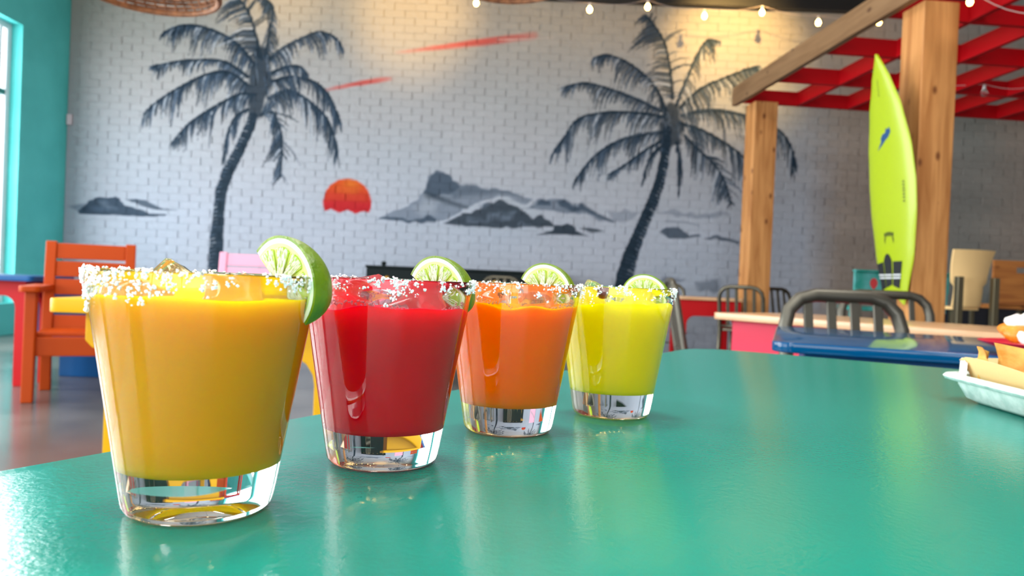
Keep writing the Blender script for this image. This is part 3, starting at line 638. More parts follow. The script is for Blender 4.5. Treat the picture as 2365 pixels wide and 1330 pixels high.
# ------------------------------------------------------------------ surfboard on the near post
SURF = mat('fluorescent_yellow_gloss', (160, 184, 0), 0.32, coat=0.1, sss=0.0); SURF.node_tree.nodes['Principled BSDF'].inputs['Coat Roughness'].default_value = 0.05
Yb = 5.13; top = aty(2048, 126, Yb); bot = aty(2072, 704, Yb); Lb = (top - bot).length
sb = thing('surfboard', 'fluorescent yellow surfboard hung on the big cedar post', 'surfboard', bot, 0)
yaw = R(-80); zc_ = (top - bot).normalized(); xc_ = Vector((math.cos(yaw), math.sin(yaw), 0)); xc_ = (xc_ - zc_ * xc_.dot(zc_)).normalized(); yc_ = zc_.cross(xc_)
sb.matrix_world = Matrix.Translation(bot) @ Matrix((( xc_.x, yc_.x, zc_.x, 0), (xc_.y, yc_.y, zc_.y, 0), (xc_.z, yc_.z, zc_.z, 0), (0, 0, 0, 1)))
HWID = 0.235
def halfw(t):                                          # t: 0 tail .. 1 nose
    k = [(0, .42), (.06, .56), (.2, .82), (.38, .98), (.48, 1.0), (.62, .93), (.78, .70), (.9, .40), (.96, .19), (1, .012)]
    for (a, x), (b, y) in zip(k, k[1:]):
        if t <= b: f = (t - a) / (b - a); f = f * f * (3 - 2 * f) * 0.35 + f * 0.65; return HWID * (x + (y - x) * f)
def thick(t): return 0.030 * (0.25 + 0.75 * math.sin(math.pi * min(max(t * 0.9 + 0.06, 0), 1)) ** 0.7)
def rocker(t): return -0.075 * max(0, t - 0.42) ** 2 * 3.0 - 0.02 * max(0, 0.35 - t) ** 2 * 8
def deck(s, t, lift=0.0):                              # s -1..1 across, deck side faces local -Y
    notch = 0.10 * max(0, 1 - t / 0.10) * (1 - abs(s)) * 1.0
    return (s * halfw(t), rocker(t) - thick(t) * (1 - abs(s) ** 2.6) ** 0.6 - lift, t * Lb + notch)
nt_, ns_ = 44, 16; V = []; Fb = []
for j in range(nt_ + 1):
    t = j / nt_; t = t ** 0.8 if t < 0.2 else t
    t = min(t, 1.0)
    for i in range(2 * ns_):
        a = math.pi * 2 * i / (2 * ns_); s = math.cos(a); q = deck(s, t)
        y = q[1] if math.sin(a) >= 0 else 2 * rocker(t) - q[1]
        V.append((q[0], y, q[2]))
nn = 2 * ns_
for j in range(nt_): Fb += [(j * nn + i, j * nn + (i + 1) % nn, (j + 1) * nn + (i + 1) % nn, (j + 1) * nn + i) for i in range(nn)]
Fb += [(i, i + 1, nn - i - 1, nn - i) for i in range(1, ns_ - 1)] + [(0, 1, nn - 1), (ns_ - 1, ns_, ns_ + 1)] + [tuple(range(nt_ * nn, nt_ * nn + nn))]
MB().add(V, Fb).build('board', SURF, sb, smooth=60)
def patch(name, s0, s1, t0, t1, m, lift=0.002, ns=8, ntt=8, top=None):
    V = []; Fp = []
    for j in range(ntt + 1):
        for i in range(ns + 1):
            s = s0 + (s1 - s0) * i / ns; t1_ = t1 + (top(s) if top else 0); V.append(deck(s, t0 + (t1_ - t0) * j / ntt, lift))
    b = len(V); V += [deck(s0 + (s1 - s0) * i / ns, t0 + ((t1 + (top(s0 + (s1 - s0) * i / ns) if top else 0)) - t0) * j / ntt, 0.0002) for j in range(ntt + 1) for i in range(ns + 1)]
    for j in range(ntt):
        for i in range(ns): a = j * (ns + 1) + i; Fp += [(a, a + 1, a + ns + 2, a + ns + 1), (b + a, b + a + ns + 1, b + a + ns + 2, b + a + 1)]
    for i in range(ns):
        for j in (0, ntt): a = j * (ns + 1) + i; Fp.append((a, a + 1, b + a + 1, b + a))
    for j in range(ntt):
        for i in (0, ns): a = j * (ns + 1) + i; Fp.append((a, a + ns + 1, b + a + ns + 1, b + a))
    return MB().add(V, Fp).build(name, m, sb)
def decal(name, pts, m, cs, ct, ws, hs):               # flat printed mark, pts in -1..1
    cxy = (sum(p[0] for p in pts) / len(pts), sum(p[1] for p in pts) / len(pts))
    V = [deck(cs + x * ws, ct + y * hs, 0.0012) for x, y in pts] + [deck(cs + cxy[0] * ws, ct + cxy[1] * hs, 0.0012)]
    n = len(pts); return MB().add(V, [(i, (i + 1) % n, n) for i in range(n)]).build(name, m, sb)
PAD = mat('black_traction_pad', (14, 22, 28), 0.7, bump=(300, 0.4, 0.002)); WHT = mat('white_stripe', (214, 222, 226), 0.5)
for s0, s1, tp in ((-0.92, -0.48, lambda s: 0.02 * (s + 0.92)), (-0.42, 0.02, lambda s: 0.012 + 0.03 * (1 - ((s + 0.2) / 0.22) ** 2)), (0.10, 0.56, lambda s: 0.01)):
    pd = patch('traction_pad', s0, s1, 0.055, 0.165, PAD, 0.004, top=tp)
    for t_ in (0.106, 0.118): patch('pad_stripe', s0, s1, t_, t_ + 0.006, WHT, 0.0048, ns=6, ntt=1).parent = pd
LOGO = mat('blue_logo', (4, 66, 120), 0.5); LOGD = mat('dark_logo', (44, 56, 12), 0.5)
decal('blue_logo', [(-1, -1), (-0.35, -0.55), (0.15, -0.15), (0.6, 0.1), (0.95, 0.55), (0.85, 1.0), (0.55, 0.8), (0.35, 0.95), (0.2, 0.55), (-0.2, 0.45), (-0.5, 0.1), (-0.45, -0.2)], LOGO, -0.02, 0.665, 0.36, 0.042)
for x in (-0.75, -0.25, 0.25, 0.75):                   # arched emblem above the pad
    y = -0.35 * x * x
    decal('emblem', [(x - .2, y - .5), (x - .08, y - .5), (x - .08, y + .1), (x + .08, y - .15), (x + .08, y - .5), (x + .2, y - .5), (x + .2, y + .5), (x + .08, y + .6), (x - .1, y + .35), (x - .2, y + .6)], LOGD, -0.08, 0.285, 0.24, 0.018)
for s in (-1, 1): decal('emblem', [(s * 0.98, -0.9), (s * 0.6, -0.7), (s * 0.72, -1.1), (s * 0.90, -2.3), (s * 1.0, -1.4)], LOGD, -0.08, 0.285, 0.24, 0.018)
for k, y in enumerate((-1, -.6, -.25, .1, .4, .75, 1.1)):   # hand-written script down the rail
    decal('script', [(-.9, y), (.2, y + .1), (.9, y - .12), (.5, y + .18), (-.2, y + .24), (-.9, y + .08)], LOGD, 0.62, 0.44, 0.05, 0.036)
for k in range(9):
    decal('nose_script', [(-.5 + .1 * (k % 3), k * .25 - 1), (.5, k * .25 - .95), (.3 - .2 * (k % 2), k * .25 - .85), (-.4, k * .25 - .88)], LOGD, -0.1, 0.865, 0.12, 0.03)
MB().box(-0.03, 0.03, 0.012, 0.10, Lb * 0.30, Lb * 0.30 + 0.03).build('wall_bracket', mat('bracket_steel', (60, 60, 60), 0.4, metal=0.8), sb)

# ------------------------------------------------------------------ string lights and pendants
WIRE = mat('clear_cable', (186, 172, 170), 0.4); SOCK = mat('bulb_socket', (210, 206, 206), 0.35); BULBG = mat('clear_bulb', (255, 255, 255), 0.02, trans=1.0, ior=1.3)
GLOW = mat('warm_filament_bulb', (255, 214, 140), 0.4, emit=((255, 196, 96), 26.0))
def bulb_mesh(mb, M, r=0.022): return mb.lathe([(0, -2.4 * r), (r * .6, -2.25 * r), (r, -1.5 * r), (r * .9, -0.8 * r), (r * .45, 0.0), (0, 0)], 14, M)
def string_light(label, pts, Y, lit, wire=True, r=0.022, sag=None):
    P = [aty(x, y, yy) for (x, y), yy in zip(pts, Y)]
    t = thing('string_light', label, 'string light', P[0])
    o = P[0]; path = []
    for a, b in zip(P, P[1:]):
        path += [a.lerp(b, k / 6) + Vector((0, 0, 0.07 - 0.04 * math.sin(math.pi * k / 6))) - o for k in range(6)]
    path.append(P[-1] - o + Vector((0, 0, 0.07)))
    MB().tube(path, 0.0025, 6).build('cable', WIRE, t, smooth=True)
    for p_ in P:
        M = Matrix.Translation(p_ - o)
        s_ = MB().lathe([(0, 0.068), (0.012, 0.066), (0.014, 0.03), (0.013, 0.026), (0, 0.026)], 12, M).build('socket', SOCK, t, smooth=40)
        bulb_mesh(MB(), M @ Matrix.Translation((0, 0, 0.026)), r).build('bulb', GLOW if lit else BULBG, s_, smooth=True)
    return t
string_light('string of warm lit bulbs along the top of the mural wall', [(1100, 5), (1232, -8), (1362, 20), (1496, 14), (1627, 35), (1760, 27), (1890, 50), (2030, 49)], [8.9] * 8, True, r=0.030)
string_light('string of clear unlit bulbs under the pergola lattice', [(1855, 168), (1916, 188), (2080, 196), (2273, 212), (2400, 214)], [7.6, 7.4, 7.2, 7.0, 6.9], False, r=0.03)
string_light('lit bulb string crossing the top right corner', [(2150, -30), (2240, 6), (2410, 62)], [4.6, 4.5, 4.4], True, r=0.018)
RATT = mat('woven_rattan', (176, 122, 84), 0.6, var=(30, (120, 80, 56), (1, 1, 1)))
def pendant(label, c, rad):
    t = thing('pendant_lamp', label, 'lamp', c); rings = []
    m_ = MB()                                           # coiled rattan dome: stacked hoops and crossing staves
    for k in range(16):
        a = R(4 + 82 * k / 15); rr = rad * math.cos(a) + 0.01; z = 0.62 * rad * math.sin(a)
        m_.tube([((rr + 0.004 * math.sin(12 * i + k * 3)) * math.cos(2 * math.pi * i / 48), (rr + 0.004 * math.sin(12 * i + k * 3)) * math.sin(2 * math.pi * i / 48), z) for i in range(49)], 0.0075, 6)
    m_.build('woven_hoops', RATT, t, smooth=True)
    m_ = MB()
    for i in range(40):
        th = 2 * math.pi * i / 40
        m_.tube([((rad * math.cos(R(a)) + 0.004) * math.cos(th + a * 0.004), (rad * math.cos(R(a)) + 0.004) * math.sin(th + a * 0.004), 0.62 * rad * math.sin(R(a))) for a in range(2, 88, 8)], 0.0045, 5)
    m_.build('staves', RATT, t, smooth=True)
    m_ = MB().tube([(rad * math.cos(2 * math.pi * i / 64), rad * math.sin(2 * math.pi * i / 64), 0) for i in range(65)], 0.014, 8); m_.build('rim', RATT, t, smooth=True)
    MB().tube([(0, 0, 0.60 * rad), (0, 0, ZCEIL - c.z)], 0.005, 6).build('cord', mat('black_cord', (20, 20, 20), 0.6), t)
    MB().lathe([(0, 0.55 * rad), (0.02, 0.55 * rad), (0.02, 0.40 * rad), (0, 0.40 * rad)], 12).build('socket', SOCK, t, smooth=40)
    MB().lathe([(0, 0.40 * rad), (0.012, 0.39 * rad), (0.03, 0.30 * rad), (0.022, 0.22 * rad), (0, 0.2 * rad)], 14).build('bulb', mat('pendant_bulb', (255, 236, 200), 0.4, emit=((255, 214, 150), 6.0)), t, smooth=True)
    return t
pc = aty(345, -20, 3.5); pendant('woven rattan dome lamp hanging at the top left corner', Vector((pc.x, pc.y, pc.z)), 0.30)
pc = aty(1172, -46, 3.7); pendant('woven rattan dome lamp peeking in above the red cloud streak', Vector((pc.x, pc.y, pc.z)), 0.285)
def wall_spot(label, px, py, px2, py2, power):
    a = Vector((aty(px, py, YW).x, YW - 1.7, ZCEIL - 0.17)); tgt = aty(px2, py2, YW)
    t = thing('spot_lamp', label, 'lamp', (a.x, a.y, ZCEIL)); d = (tgt - a).normalized(); q = Vector((0, 0, -1)).rotation_difference(d).to_matrix().to_4x4()
    MB().lathe([(0, -0.001), (0.05, -0.001), (0.05, -0.025), (0.012, -0.03), (0.012, -0.12), (0, -0.12)], 16).build('ceiling_mount', DARK, t, smooth=40)
    MB().lathe([(0, 0.08), (0.04, 0.075), (0.055, -0.04), (0.05, -0.04), (0.035, 0.04), (0, 0.045)], 20, Matrix.Translation((0, 0, -0.17)) @ q).build('lamp_head', DARK, t, smooth=40)
    l = bpy.data.lights.new('spot_lamp_light', 'SPOT'); l.energy = power; l.color = (1.0, 0.60, 0.18); l.spot_size = R(66); l.spot_blend = 0.9; l.shadow_soft_size = 0.04
    o = bpy.data.objects.new('spot_lamp_light', l); C.objects.link(o); o.parent = t; o.matrix_local = Matrix.Translation(Vector((0, 0, -0.17)) + d * 0.05) @ q
wall_spot('ceiling spot lamp above the left end of the red cloud', 950, -20, 950, 20, 120)
wall_spot('ceiling spot lamp above the right painted palm', 1680, -20, 1690, 110, 260)
wall_spot('ceiling spot lamp above the left painted palm', 650, -20, 650, -40, 60)

p = aty(163, 277, YW)
sw = thing('wall_sensor', 'small pale sensor box on the mural wall by the teal corner', 'sensor', (p.x, YW - 0.011, p.z))
MB().box(-.03, .03, -.03, 0, -.065, .065).build('housing', mat('pale_plastic', (214, 196, 204), 0.5), sw, bev=0.006)
MB().lathe([(0, 0.004), (0.012, 0.003), (0.014, 0), (0, 0)], 12, Matrix.Translation((0, -0.0302, -.02)) @ Matrix.Rotation(R(90), 4, 'X')).build('sensor_dome', mat('pale_plastic', (214, 196, 204), 0.5), sw, smooth=True)
# unseen lamps added under the ceiling as ambient fill
for k, (x, y, wl_) in enumerate(((-0.2, 1.2, 'above the drinks'), (-2.6, 3.6, 'above the orange armchair'), (2.2, 2.6, 'above the maple table'), (-0.4, 5.6, 'in the middle of the room'), (-1.9, -0.9, 'behind the camera on the left'), (1.3, -1.3, 'behind the camera on the right'))):
    t = thing('fill_lamp', 'round white fill lamp added on the ceiling ' + wl_, 'lamp', (x, y, ZCEIL), 0, 'added fill lamps')
    MB().lathe([(0, -0.001), (0.36, -0.001), (0.37, -0.05), (0.35, -0.055), (0, -0.045)], 40).build('housing', FRAME, t, smooth=40)
    l = bpy.data.lights.new('fill_lamp_light', 'AREA'); l.shape = 'DISK'; l.size = 0.66; l.energy = 40; l.color = (1.0, 0.95, 0.88)
    o = bpy.data.objects.new('fill_lamp_light', l); C.objects.link(o); o.parent = t; o.location = (0, 0, -0.062)

# ------------------------------------------------------------------ the four drinks
ZT = 0.75
GLASS = mat('clear_glass', (255, 255, 255), 0.0, trans=1.0, ior=1.5)
SALT = mat('salt_crystal', (246, 248, 250), 0.35, sss=0.35, sss_r=0.0015)
GH, GRT, GRB, GBT, GTH = 0.0955, 0.0445, 0.0283, 0.0185, 0.0021
def r_out(z): return GRB + (GRT - GRB) * z / GH
def r_in(z): return r_out(z) - GTH - 0.0006 * (1 - z / GH)
PG = [(0, 0.0016), (GRB * 0.55, 0.0015), (GRB - 0.0065, 0.0009), (GRB - 0.0045, 0.0001), (GRB - 0.0022, 0.0003), (GRB - 0.0006, 0.0014), (r_out(0.0035), 0.0035)]
PG += [(r_out(GH * k / 12), GH * k / 12) for k in range(1, 12)] + [(r_out(GH) - 0.0001, GH - 0.0008), (r_out(GH) - 0.0006, GH - 0.0001), (r_out(GH) - 0.0014, GH), (r_in(GH) + 0.0001, GH - 0.0007)]
PG += [(r_in(z), z) for z in [GH * k / 12 for k in range(11, 2, -1)]] + [(r_in(GBT + 0.003), GBT + 0.003), (r_in(GBT) - 0.0008, GBT + 0.0008), (r_in(GBT) - 0.003, GBT), (0, GBT - 0.0004)]
def grain(mb, M, r):
    ph = [random.uniform(0.6, 1.25) for _ in range(8)]
    v = [(sx * r * ph[i], sy * r * ph[(i + 3) % 8], sz * r * ph[(i + 5) % 8]) for i, (sx, sy, sz) in enumerate([(a, b, c) for a in (-.6, .6) for b in (-.6, .6) for c in (-.6, .6)])]
    mb.add(v, [(0, 1, 3, 2), (4, 6, 7, 5), (0, 4, 5, 1), (2, 3, 7, 6), (0, 2, 6, 4), (1, 5, 7, 3)], M)
def rnd_rot(): return Euler((random.uniform(0, 6.3), random.uniform(0, 6.3), random.uniform(0, 6.3))).to_matrix().to_4x4()
def salt_rim(root, n, heavy, seed):
    random.seed(seed); mb = MB(); ph = [random.uniform(0, 6.3) for _ in range(5)]
    k = 0
    while k < n:
        th = random.uniform(0, 2 * math.pi)
        dn = 0.5 + 0.30 * math.sin(5 * th + ph[0]) + 0.22 * math.sin(11 * th + ph[1]) + 0.2 * math.sin(23 * th + ph[2]) + heavy * max(0, math.cos(th - R(205)))
        if random.random() > dn: continue
        dep = random.random() ** 1.6 * (0.0045 + 0.0045 * max(0, math.sin(7 * th + ph[3])) + 0.003 * max(0, math.sin(17 * th + ph[4])) + 0.004 * heavy * max(0, math.cos(th - R(200))))
        if random.random() < 0.16: z, rr = GH + 0.0003, r_out(GH) - random.uniform(0, GTH)
        else: z = GH - 0.0003 - dep; rr = r_out(z) + random.uniform(0.0002, 0.0008)
        s = random.uniform(0.00035, 0.00075) * (1.0 if random.random() < 0.9 else 1.5)
        cl = random.choice((1, 2, 3, 5, 7))
        for c in range(cl):
            z2 = z - random.uniform(-0.0002, 0.0007) * c; t2 = th + random.uniform(-.010, .010) * c
            grain(mb, Matrix.Translation((rr * math.cos(t2), rr * math.sin(t2), z2)) @ rnd_rot(), s); k += 1
    return stuff(mb.build('salt_rim', SALT, root))
def bumpy_surface(zl, seed, amp):
    """the drink: wavy meniscus on top, filling the glass to the inner wall"""
    rs = np.random.default_rng(seed); n = 72; ph = rs.random(6) * 6.28; ov = 0.00012
    vs, fs, rows = [], [], []
    prof = [(0.0, GBT - 0.0005), (r_in(GBT) * 0.5, GBT - 0.0004), (r_in(GBT) - 0.0028, GBT - 0.0001), (r_in(GBT) - 0.0007, GBT + 0.0008), (r_in(GBT + 0.003) + ov, GBT + 0.003)]
    prof += [(r_in(GBT + 0.003 + (zl - GBT - 0.003) * k / 8) + ov, GBT + 0.003 + (zl - GBT - 0.003) * k / 8) for k in range(1, 9)]
    tops = [0.94, 0.86, 0.74, 0.6, 0.45, 0.3, 0.15]
    for r, z in prof:
        if r == 0: rows.append([len(vs)]); vs.append((0, 0, z)); continue
        rows.append(list(range(len(vs), len(vs) + n)))
        for i in range(n):
            th = 2 * math.pi * i / n; w = max(0, (z - zl + 0.012) / 0.012) * amp
            zz = z + w * (0.6 * math.sin(3 * th + ph[0]) + 0.5 * math.sin(5 * th + ph[1]) + 0.35 * math.sin(9 * th + ph[2])); 
            rr = (r_in(zz) + ov) if r > r_in(GBT + 0.0029) and z > GBT + 0.0029 else r
            vs.append((rr * math.cos(th), rr * math.sin(th), zz))
    for f in tops:
        rows.append(list(range(len(vs), len(vs) + n)))
        for i in range(n):
            th = 2 * math.pi * i / n; r = r_in(zl) * f
            zz = zl - 0.0006 + amp * (0.6 * math.sin(3 * th + ph[0]) + 0.5 * math.sin(5 * th + ph[1]) + 0.35 * math.sin(9 * th + ph[2])) * f + amp * 0.6 * (1 - f) * math.sin(4 * th + ph[3]) * f
            vs.append((r * math.cos(th), r * math.sin(th), zz))
    rows.append([len(vs)]); vs.append((0, 0, zl))
    for a, b in zip(rows, rows[1:]):
        for i in range(n):
            j = (i + 1) % n
            if len(a) == 1: fs.append((a[0], b[j], b[i]))
            elif len(b) == 1: fs.append((a[i], a[j], b[0]))
            else: fs.append((a[i], a[j], b[j], b[i]))
    return MB().add(vs, fs)
ICEM = {}
def ice(label, m, loc, rot, size, group):
    bm = bmesh.new(); bmesh.ops.create_cube(bm, size=1.0); bmesh.ops.bevel(bm, geom=list(bm.edges), offset=0.22, segments=3, profile=0.5, affect='EDGES')
    for v in bm.verts: v.co = Vector((v.co.x * size[0], v.co.y * size[1], v.co.z * size[2])) * (1 + 0.10 * math.sin(9 * v.co.x + 5 * v.co.y + 3) + 0.06 * math.sin(13 * v.co.z + 4 * v.co.x))
    me = bpy.data.meshes.new('ice_cube'); bm.to_mesh(me); bm.free(); me.materials.append(m)
    for p_ in me.polygons: p_.use_smooth = True
    o = link('ice_cube', me); o.location = loc; o.rotation_euler = rot; return tag(o, label, 'ice cube', group)
LRIND = mat('lime_rind', (112, 146, 10), 0.36, bump=(420, 0.35, 0.0012), var=(60, (78, 112, 6), (1, 1, 1)), sss=0.15, sss_r=0.003)
LPITH = mat('lime_pith', (234, 242, 206), 0.5, sss=0.4, sss_r=0.004)
LFLESH = mat('lime_membrane', (206, 220, 126), 0.3, sss=0.5, sss_r=0.006)
LSEG = mat('lime_segment', (150, 180, 26), 0.12, sss=0.5, sss_r=0.006, bump=(500, 0.3, 0.001))
LVES = mat('lime_vesicle', (238, 244, 206), 0.06, trans=0.35, ior=1.36, sss=0.2, sss_r=0.003)
def lime(label, centre, theta, yaw, a=0.0195, b=0.0185, phi=62, roll=0, seed=0):
    """wedge of lime: flat cut face towards local -Y, rind arching over +Z"""
    random.seed(seed)
    t = thing('lime_wedge', label, 'lime wedge', centre, 0, 'lime wedges on the glass rims')
    t.rotation_euler = (Matrix.Rotation(R(yaw), 3, 'Z') @ Matrix.Rotation(R(theta), 3, 'Y') @ Matrix.Rotation(R(roll), 3, 'X')).to_euler()
    nu, nv = 30, 10
    def pt(u, ps, k): r = b * k * math.sin(u) ** 0.92; return (-a * k * math.cos(u), r * math.sin(ps), r * math.cos(ps))
    def shell(k1, k0):                                   # closed shell between two scales
        V = []; Fs = []
        for k in (k1, k0):
            for j in range(nv + 1):
                for i in range(nu + 1): V.append(pt(math.pi * min(max(i / nu, 0.004), 0.996), R(phi) * j / nv, k))
        N = nu + 1; o = N * (nv + 1)
        for j in range(nv):
            for i in range(nu): q = j * N + i; Fs += [(q, q + 1, q + N + 1, q + N), (o + q, o + q + N, o + q + N + 1, o + q + 1)]
        for i in range(nu):
            for j in (0, nv): q = j * N + i; Fs.append((q, q + 1, o + q + 1, o + q))
        for j in range(nv):
            for i in (0, nu): q = j * N + i; Fs.append((q, q + N, o + q + N, o + q))
        return MB().add(V, Fs)
    shell(1.0, 0.945).build('rind', LRIND, t, smooth=50)
    shell(0.944, 0.85).build('pith', LPITH, t, smooth=50)
    K = 0.849; V = [(-a * K, 0, 0), (a * K, 0, 0)]; V = []; N = nu + 1
    for j in range(nv + 1):
        for i in range(nu + 1): V.append(pt(math.pi * i / nu, R(phi) * j / nv, K))
    V.append((0, 0, 0)); cidx = len(V) - 1; Fs = []
    for j in range(nv):
        for i in range(nu): q = j * N + i; Fs.append((q, q + 1, q + N + 1, q + N))
    for i in range(nu): Fs.append((i, i + 1, cidx)); Fs.append((nv * N + i, nv * N + i + 1, cidx))
    MB().add(V, Fs).build('membrane', LFLESH, t, smooth=40)
    cz0 = 0.0                                             # segments fan out from the core at the middle of the chord
    mbv = MB(); nseg = 5
    for sgi in range(nseg):
        g0, g1 = R(180 * sgi / nseg + 2.2), R(180 * (sgi + 1) / nseg - 2.2); P2 = []
        for f in (0.0, 0.2, 0.4, 0.6, 0.8, 1.0):
            g = g0 + (g1 - g0) * f; e = 0.80 - 0.05 * abs(f - 0.5) ** 2 * 4; P2.append((-a * e * math.cos(g), b * e * math.sin(g)))
        gm = (g0 + g1) / 2; P2.append((-a * 0.10 * math.cos(gm), b * 0.10 * math.sin(gm) + 0.0002))
        for face in (0, 1):
            M = Matrix.Rotation(R(90), 4, 'X') if face == 0 else Matrix.Rotation(-R(phi), 4, 'X') @ Matrix.Rotation(R(90), 4, 'X')
            zz0, zz1 = (-0.0004, 0.0005) if face == 0 else (-0.0005, 0.0004)
            MB().prism(P2, zz0, zz1, M).build('segment', LSEG, t, bev=0.0003)
        for _ in range(64):
            g = random.uniform(g0 + .05, g1 - .05); e0 = random.uniform(0.16, 0.70); ln = random.uniform(0.08, 0.22); e1 = min(e0 + ln, 0.79)
            p0 = Vector((-a * e0 * math.cos(g), -0.0005, b * e0 * math.sin(g))); p1 = Vector((-a * e1 * math.cos(g), -0.0005, b * e1 * math.sin(g)))
            rr = random.uniform(0.00022, 0.00050)
            mbv.tube([p0, p0.lerp(p1, .35), p0.lerp(p1, .75), p1], [rr * .25, rr * .8, rr, rr * .3], 5)
    stuff(mbv.build('vesicles', LVES, t, smooth=True))
    return t
DR = [  # x, y, level, juice colour, sss radius colour, salt count, label
    (-0.1240, 0.3080, 0.0862, (226, 172, 0), (1.0, 0.64, 0.03), 1500, 1.1, 'mango yellow', 0.0004),
    (-0.0644, 0.3975, 0.0815, (212, 2, 34), (1.0, 0.05, 0.07), 1000, 0.4, 'deep red', 0.0016),
    (0.0009, 0.4930, 0.0820, (246, 124, 0), (1.0, 0.40, 0.02), 1000, 0.3, 'orange', 0.0022),
    (0.0779, 0.5680, 0.0838, (236, 220, 10), (1.0, 0.9, 0.06), 1000, 0.3, 'lemon yellow', 0.0018)]
LAB = ['salt-rimmed tumbler of golden mango margarita, largest and nearest', 'salt-rimmed tumbler of deep red margarita', 'salt-rimmed tumbler of orange margarita', 'salt-rimmed tumbler of lemon yellow margarita, farthest in the row']
for k, (gx_, gy_, lvl, jc, sr, ns, hv, nm, amp) in enumerate(DR):
    g = thing('margarita_glass', LAB[k], 'drink', (gx_, gy_, ZT + 0.0002), 0, 'margaritas in a row on the teal table')
    MB().lathe(PG, 96).build('tumbler', GLASS, g, smooth=60)
    J = mat('juice_' + nm.replace(' ', '_'), jc, 0.5, spec=0.0, sss=1.0, sss_r=0.03, sss_col=sr)
    bumpy_surface(lvl, 20 + k, amp).build('drink', J, g, smooth=True)
    salt_rim(g, ns, hv, 50 + k)
    icm = mat('ice_' + nm.replace(' ', '_'), tuple(int(255 - (255 - c) * 0.30) for c in jc), 0.04, trans=0.92, ior=1.31)
    if k in (1, 2):                                       # froth along the edge of the drink
        fm = MB(); random.seed(70 + k)
        for _ in range(420):
            th = random.uniform(0, 6.283); zz = lvl + amp * 1.2 * math.sin(3 * th + k) + random.uniform(-0.0006, 0.0016); rr = r_in(zz) - 0.0005 - random.random() ** 2 * 0.004; s = random.uniform(0.0003, 0.00065)
            fm.lathe([(0, -s), (s * .8, -s * .6), (s, 0), (s * .8, s * .6), (0, s)], 7, Matrix.Translation((rr * math.cos(th), rr * math.sin(th), zz)))
        stuff(fm.build('froth', mat('froth_' + nm.replace(' ', '_'), tuple(int(255 - (255 - c) * 0.45) for c in jc), 0.08, trans=0.5, ior=1.2), g, smooth=True))
    random.seed(90 + k)
    spots = [(-0.0125 - (0.008 if k == 0 else 0), 0.019, 0.004), (0.017, -0.010, -0.001), (-0.020, -0.013, -0.002), (0.016, 0.017, 0.0)]
    for q, (ix, iy, iz) in enumerate(spots):
        up = 0.0020 if (k == 0 and q == 0) else iz - (0.0035 if k == 0 else 0.0)
        ice('clear ice cube poking above the rim of the %s drink' % nm if (k == 0 and q == 0) else 'ice cube floating at the %s of the %s drink' % (('back left', 'front right', 'front left', 'back right')[q], nm), icm,
            (gx_ + ix, gy_ + iy, ZT + lvl + up), (random.uniform(-.5, .5), 0.72 if (k == 0 and q == 0) else random.uniform(-.5, .5), 0.1 if (k == 0 and q == 0) else random.uniform(0, 3)), (0.021, 0.021, 0.018), 'ice cubes in the %s drink' % nm)
def lime_at(k, px, py, dy, label, th, yaw, sc, seed, roll=0):
    p_ = aty(px, py, DR[k][1] + dy); lime(label, p_, th, yaw, 0.0195 * sc, 0.0185 * sc, 62, roll, seed)
lime_at(0, 646, 664, 0.004, 'lime wedge hooked over the rim of the golden front drink', 42, -34, 1.12, 1)
lime_at(1, 1006, 681, 0.012, 'lime wedge on the rim of the deep red drink', 28, -36, 1.12, 2)
lime_at(2, 1257, 679, 0.012, 'lime wedge on the rim of the orange drink', 26, -34, 1.10, 3)
lime_at(3, 1487, 690, 0.012, 'lime wedge on the rim of the lemon yellow drink', 14, -34, 1.02, 4)
p = aty(1393, 679, DR[3][1] - 0.030)
bo = MB().lathe([(0, -.0036), (.0028, -.003), (.0042, -.001), (.0042, .001), (.0028, .003), (0, .0036)], 16).build('berry', mat('dark_berry', (110, 18, 34), 0.15, coat=0.5), None, smooth=True)
bo.location = (p.x, p.y, p.z); tag(bo, 'small dark red berry floating in the lemon yellow drink', 'berry')

# ------------------------------------------------------------------ chip tray, right
ENAM = mat('speckled_enamel', (226, 236, 232), 0.35, bump=(120, 0.35, 0.003), var=(90, (186, 208, 202), (1, 1, 1)))
cA = atz(2183, 866, .772); cB = atz(2365, 912, .772); ta = math.atan2(cB.y - cA.y, cB.x - cA.x)
tr_ = thing('chip_tray', 'white speckled metal tray of chips cut off at right', 'tray', (cA.x, cA.y, ZT + 0.0004), ta)
def ring(L0, W0, ox, r): return rrect(ox, L0 - ox, ox, W0 - ox, r, 6)
LT, WT = 0.36, 0.27; lay = [(0.016, 0.0, 0.020), (0.008, 0.004, 0.022), (0.003, 0.014, 0.024), (0.0015, 0.0185, 0.024), (-0.003, 0.0190, 0.026), (-0.0075, 0.0202, 0.029), (-0.0092, 0.0228, 0.030), (-0.0072, 0.0252, 0.029), (-0.002, 0.0262, 0.026), (0.0030, 0.0240, 0.024), (0.005, 0.014, 0.022), (0.0105, 0.005, 0.021), (0.018, 0.0016, 0.018)]
V = []; Fs = []
for ox, z, r in lay: V += [(x, y, z) for x, y in ring(LT, WT, ox, r)]
n = len(ring(LT, WT, 0, .02))
for j in range(len(lay) - 1): Fs += [(j * n + i, j * n + (i + 1) % n, (j + 1) * n + (i + 1) % n, (j + 1) * n + i) for i in range(n)]
Fs += [tuple(range(n - 1, -1, -1)), tuple(range((len(lay) - 1) * n, len(lay) * n))]
MB().add(V, Fs).build('tray', ENAM, tr_, smooth=50)
PAP = mat('parchment_paper', (214, 186, 128), 0.6, sss=0.2, sss_r=0.004, bump=(60, 0.2, 0.003)); PAP_LIT = mat('parchment_lit_white', (240, 238, 230), 0.6)
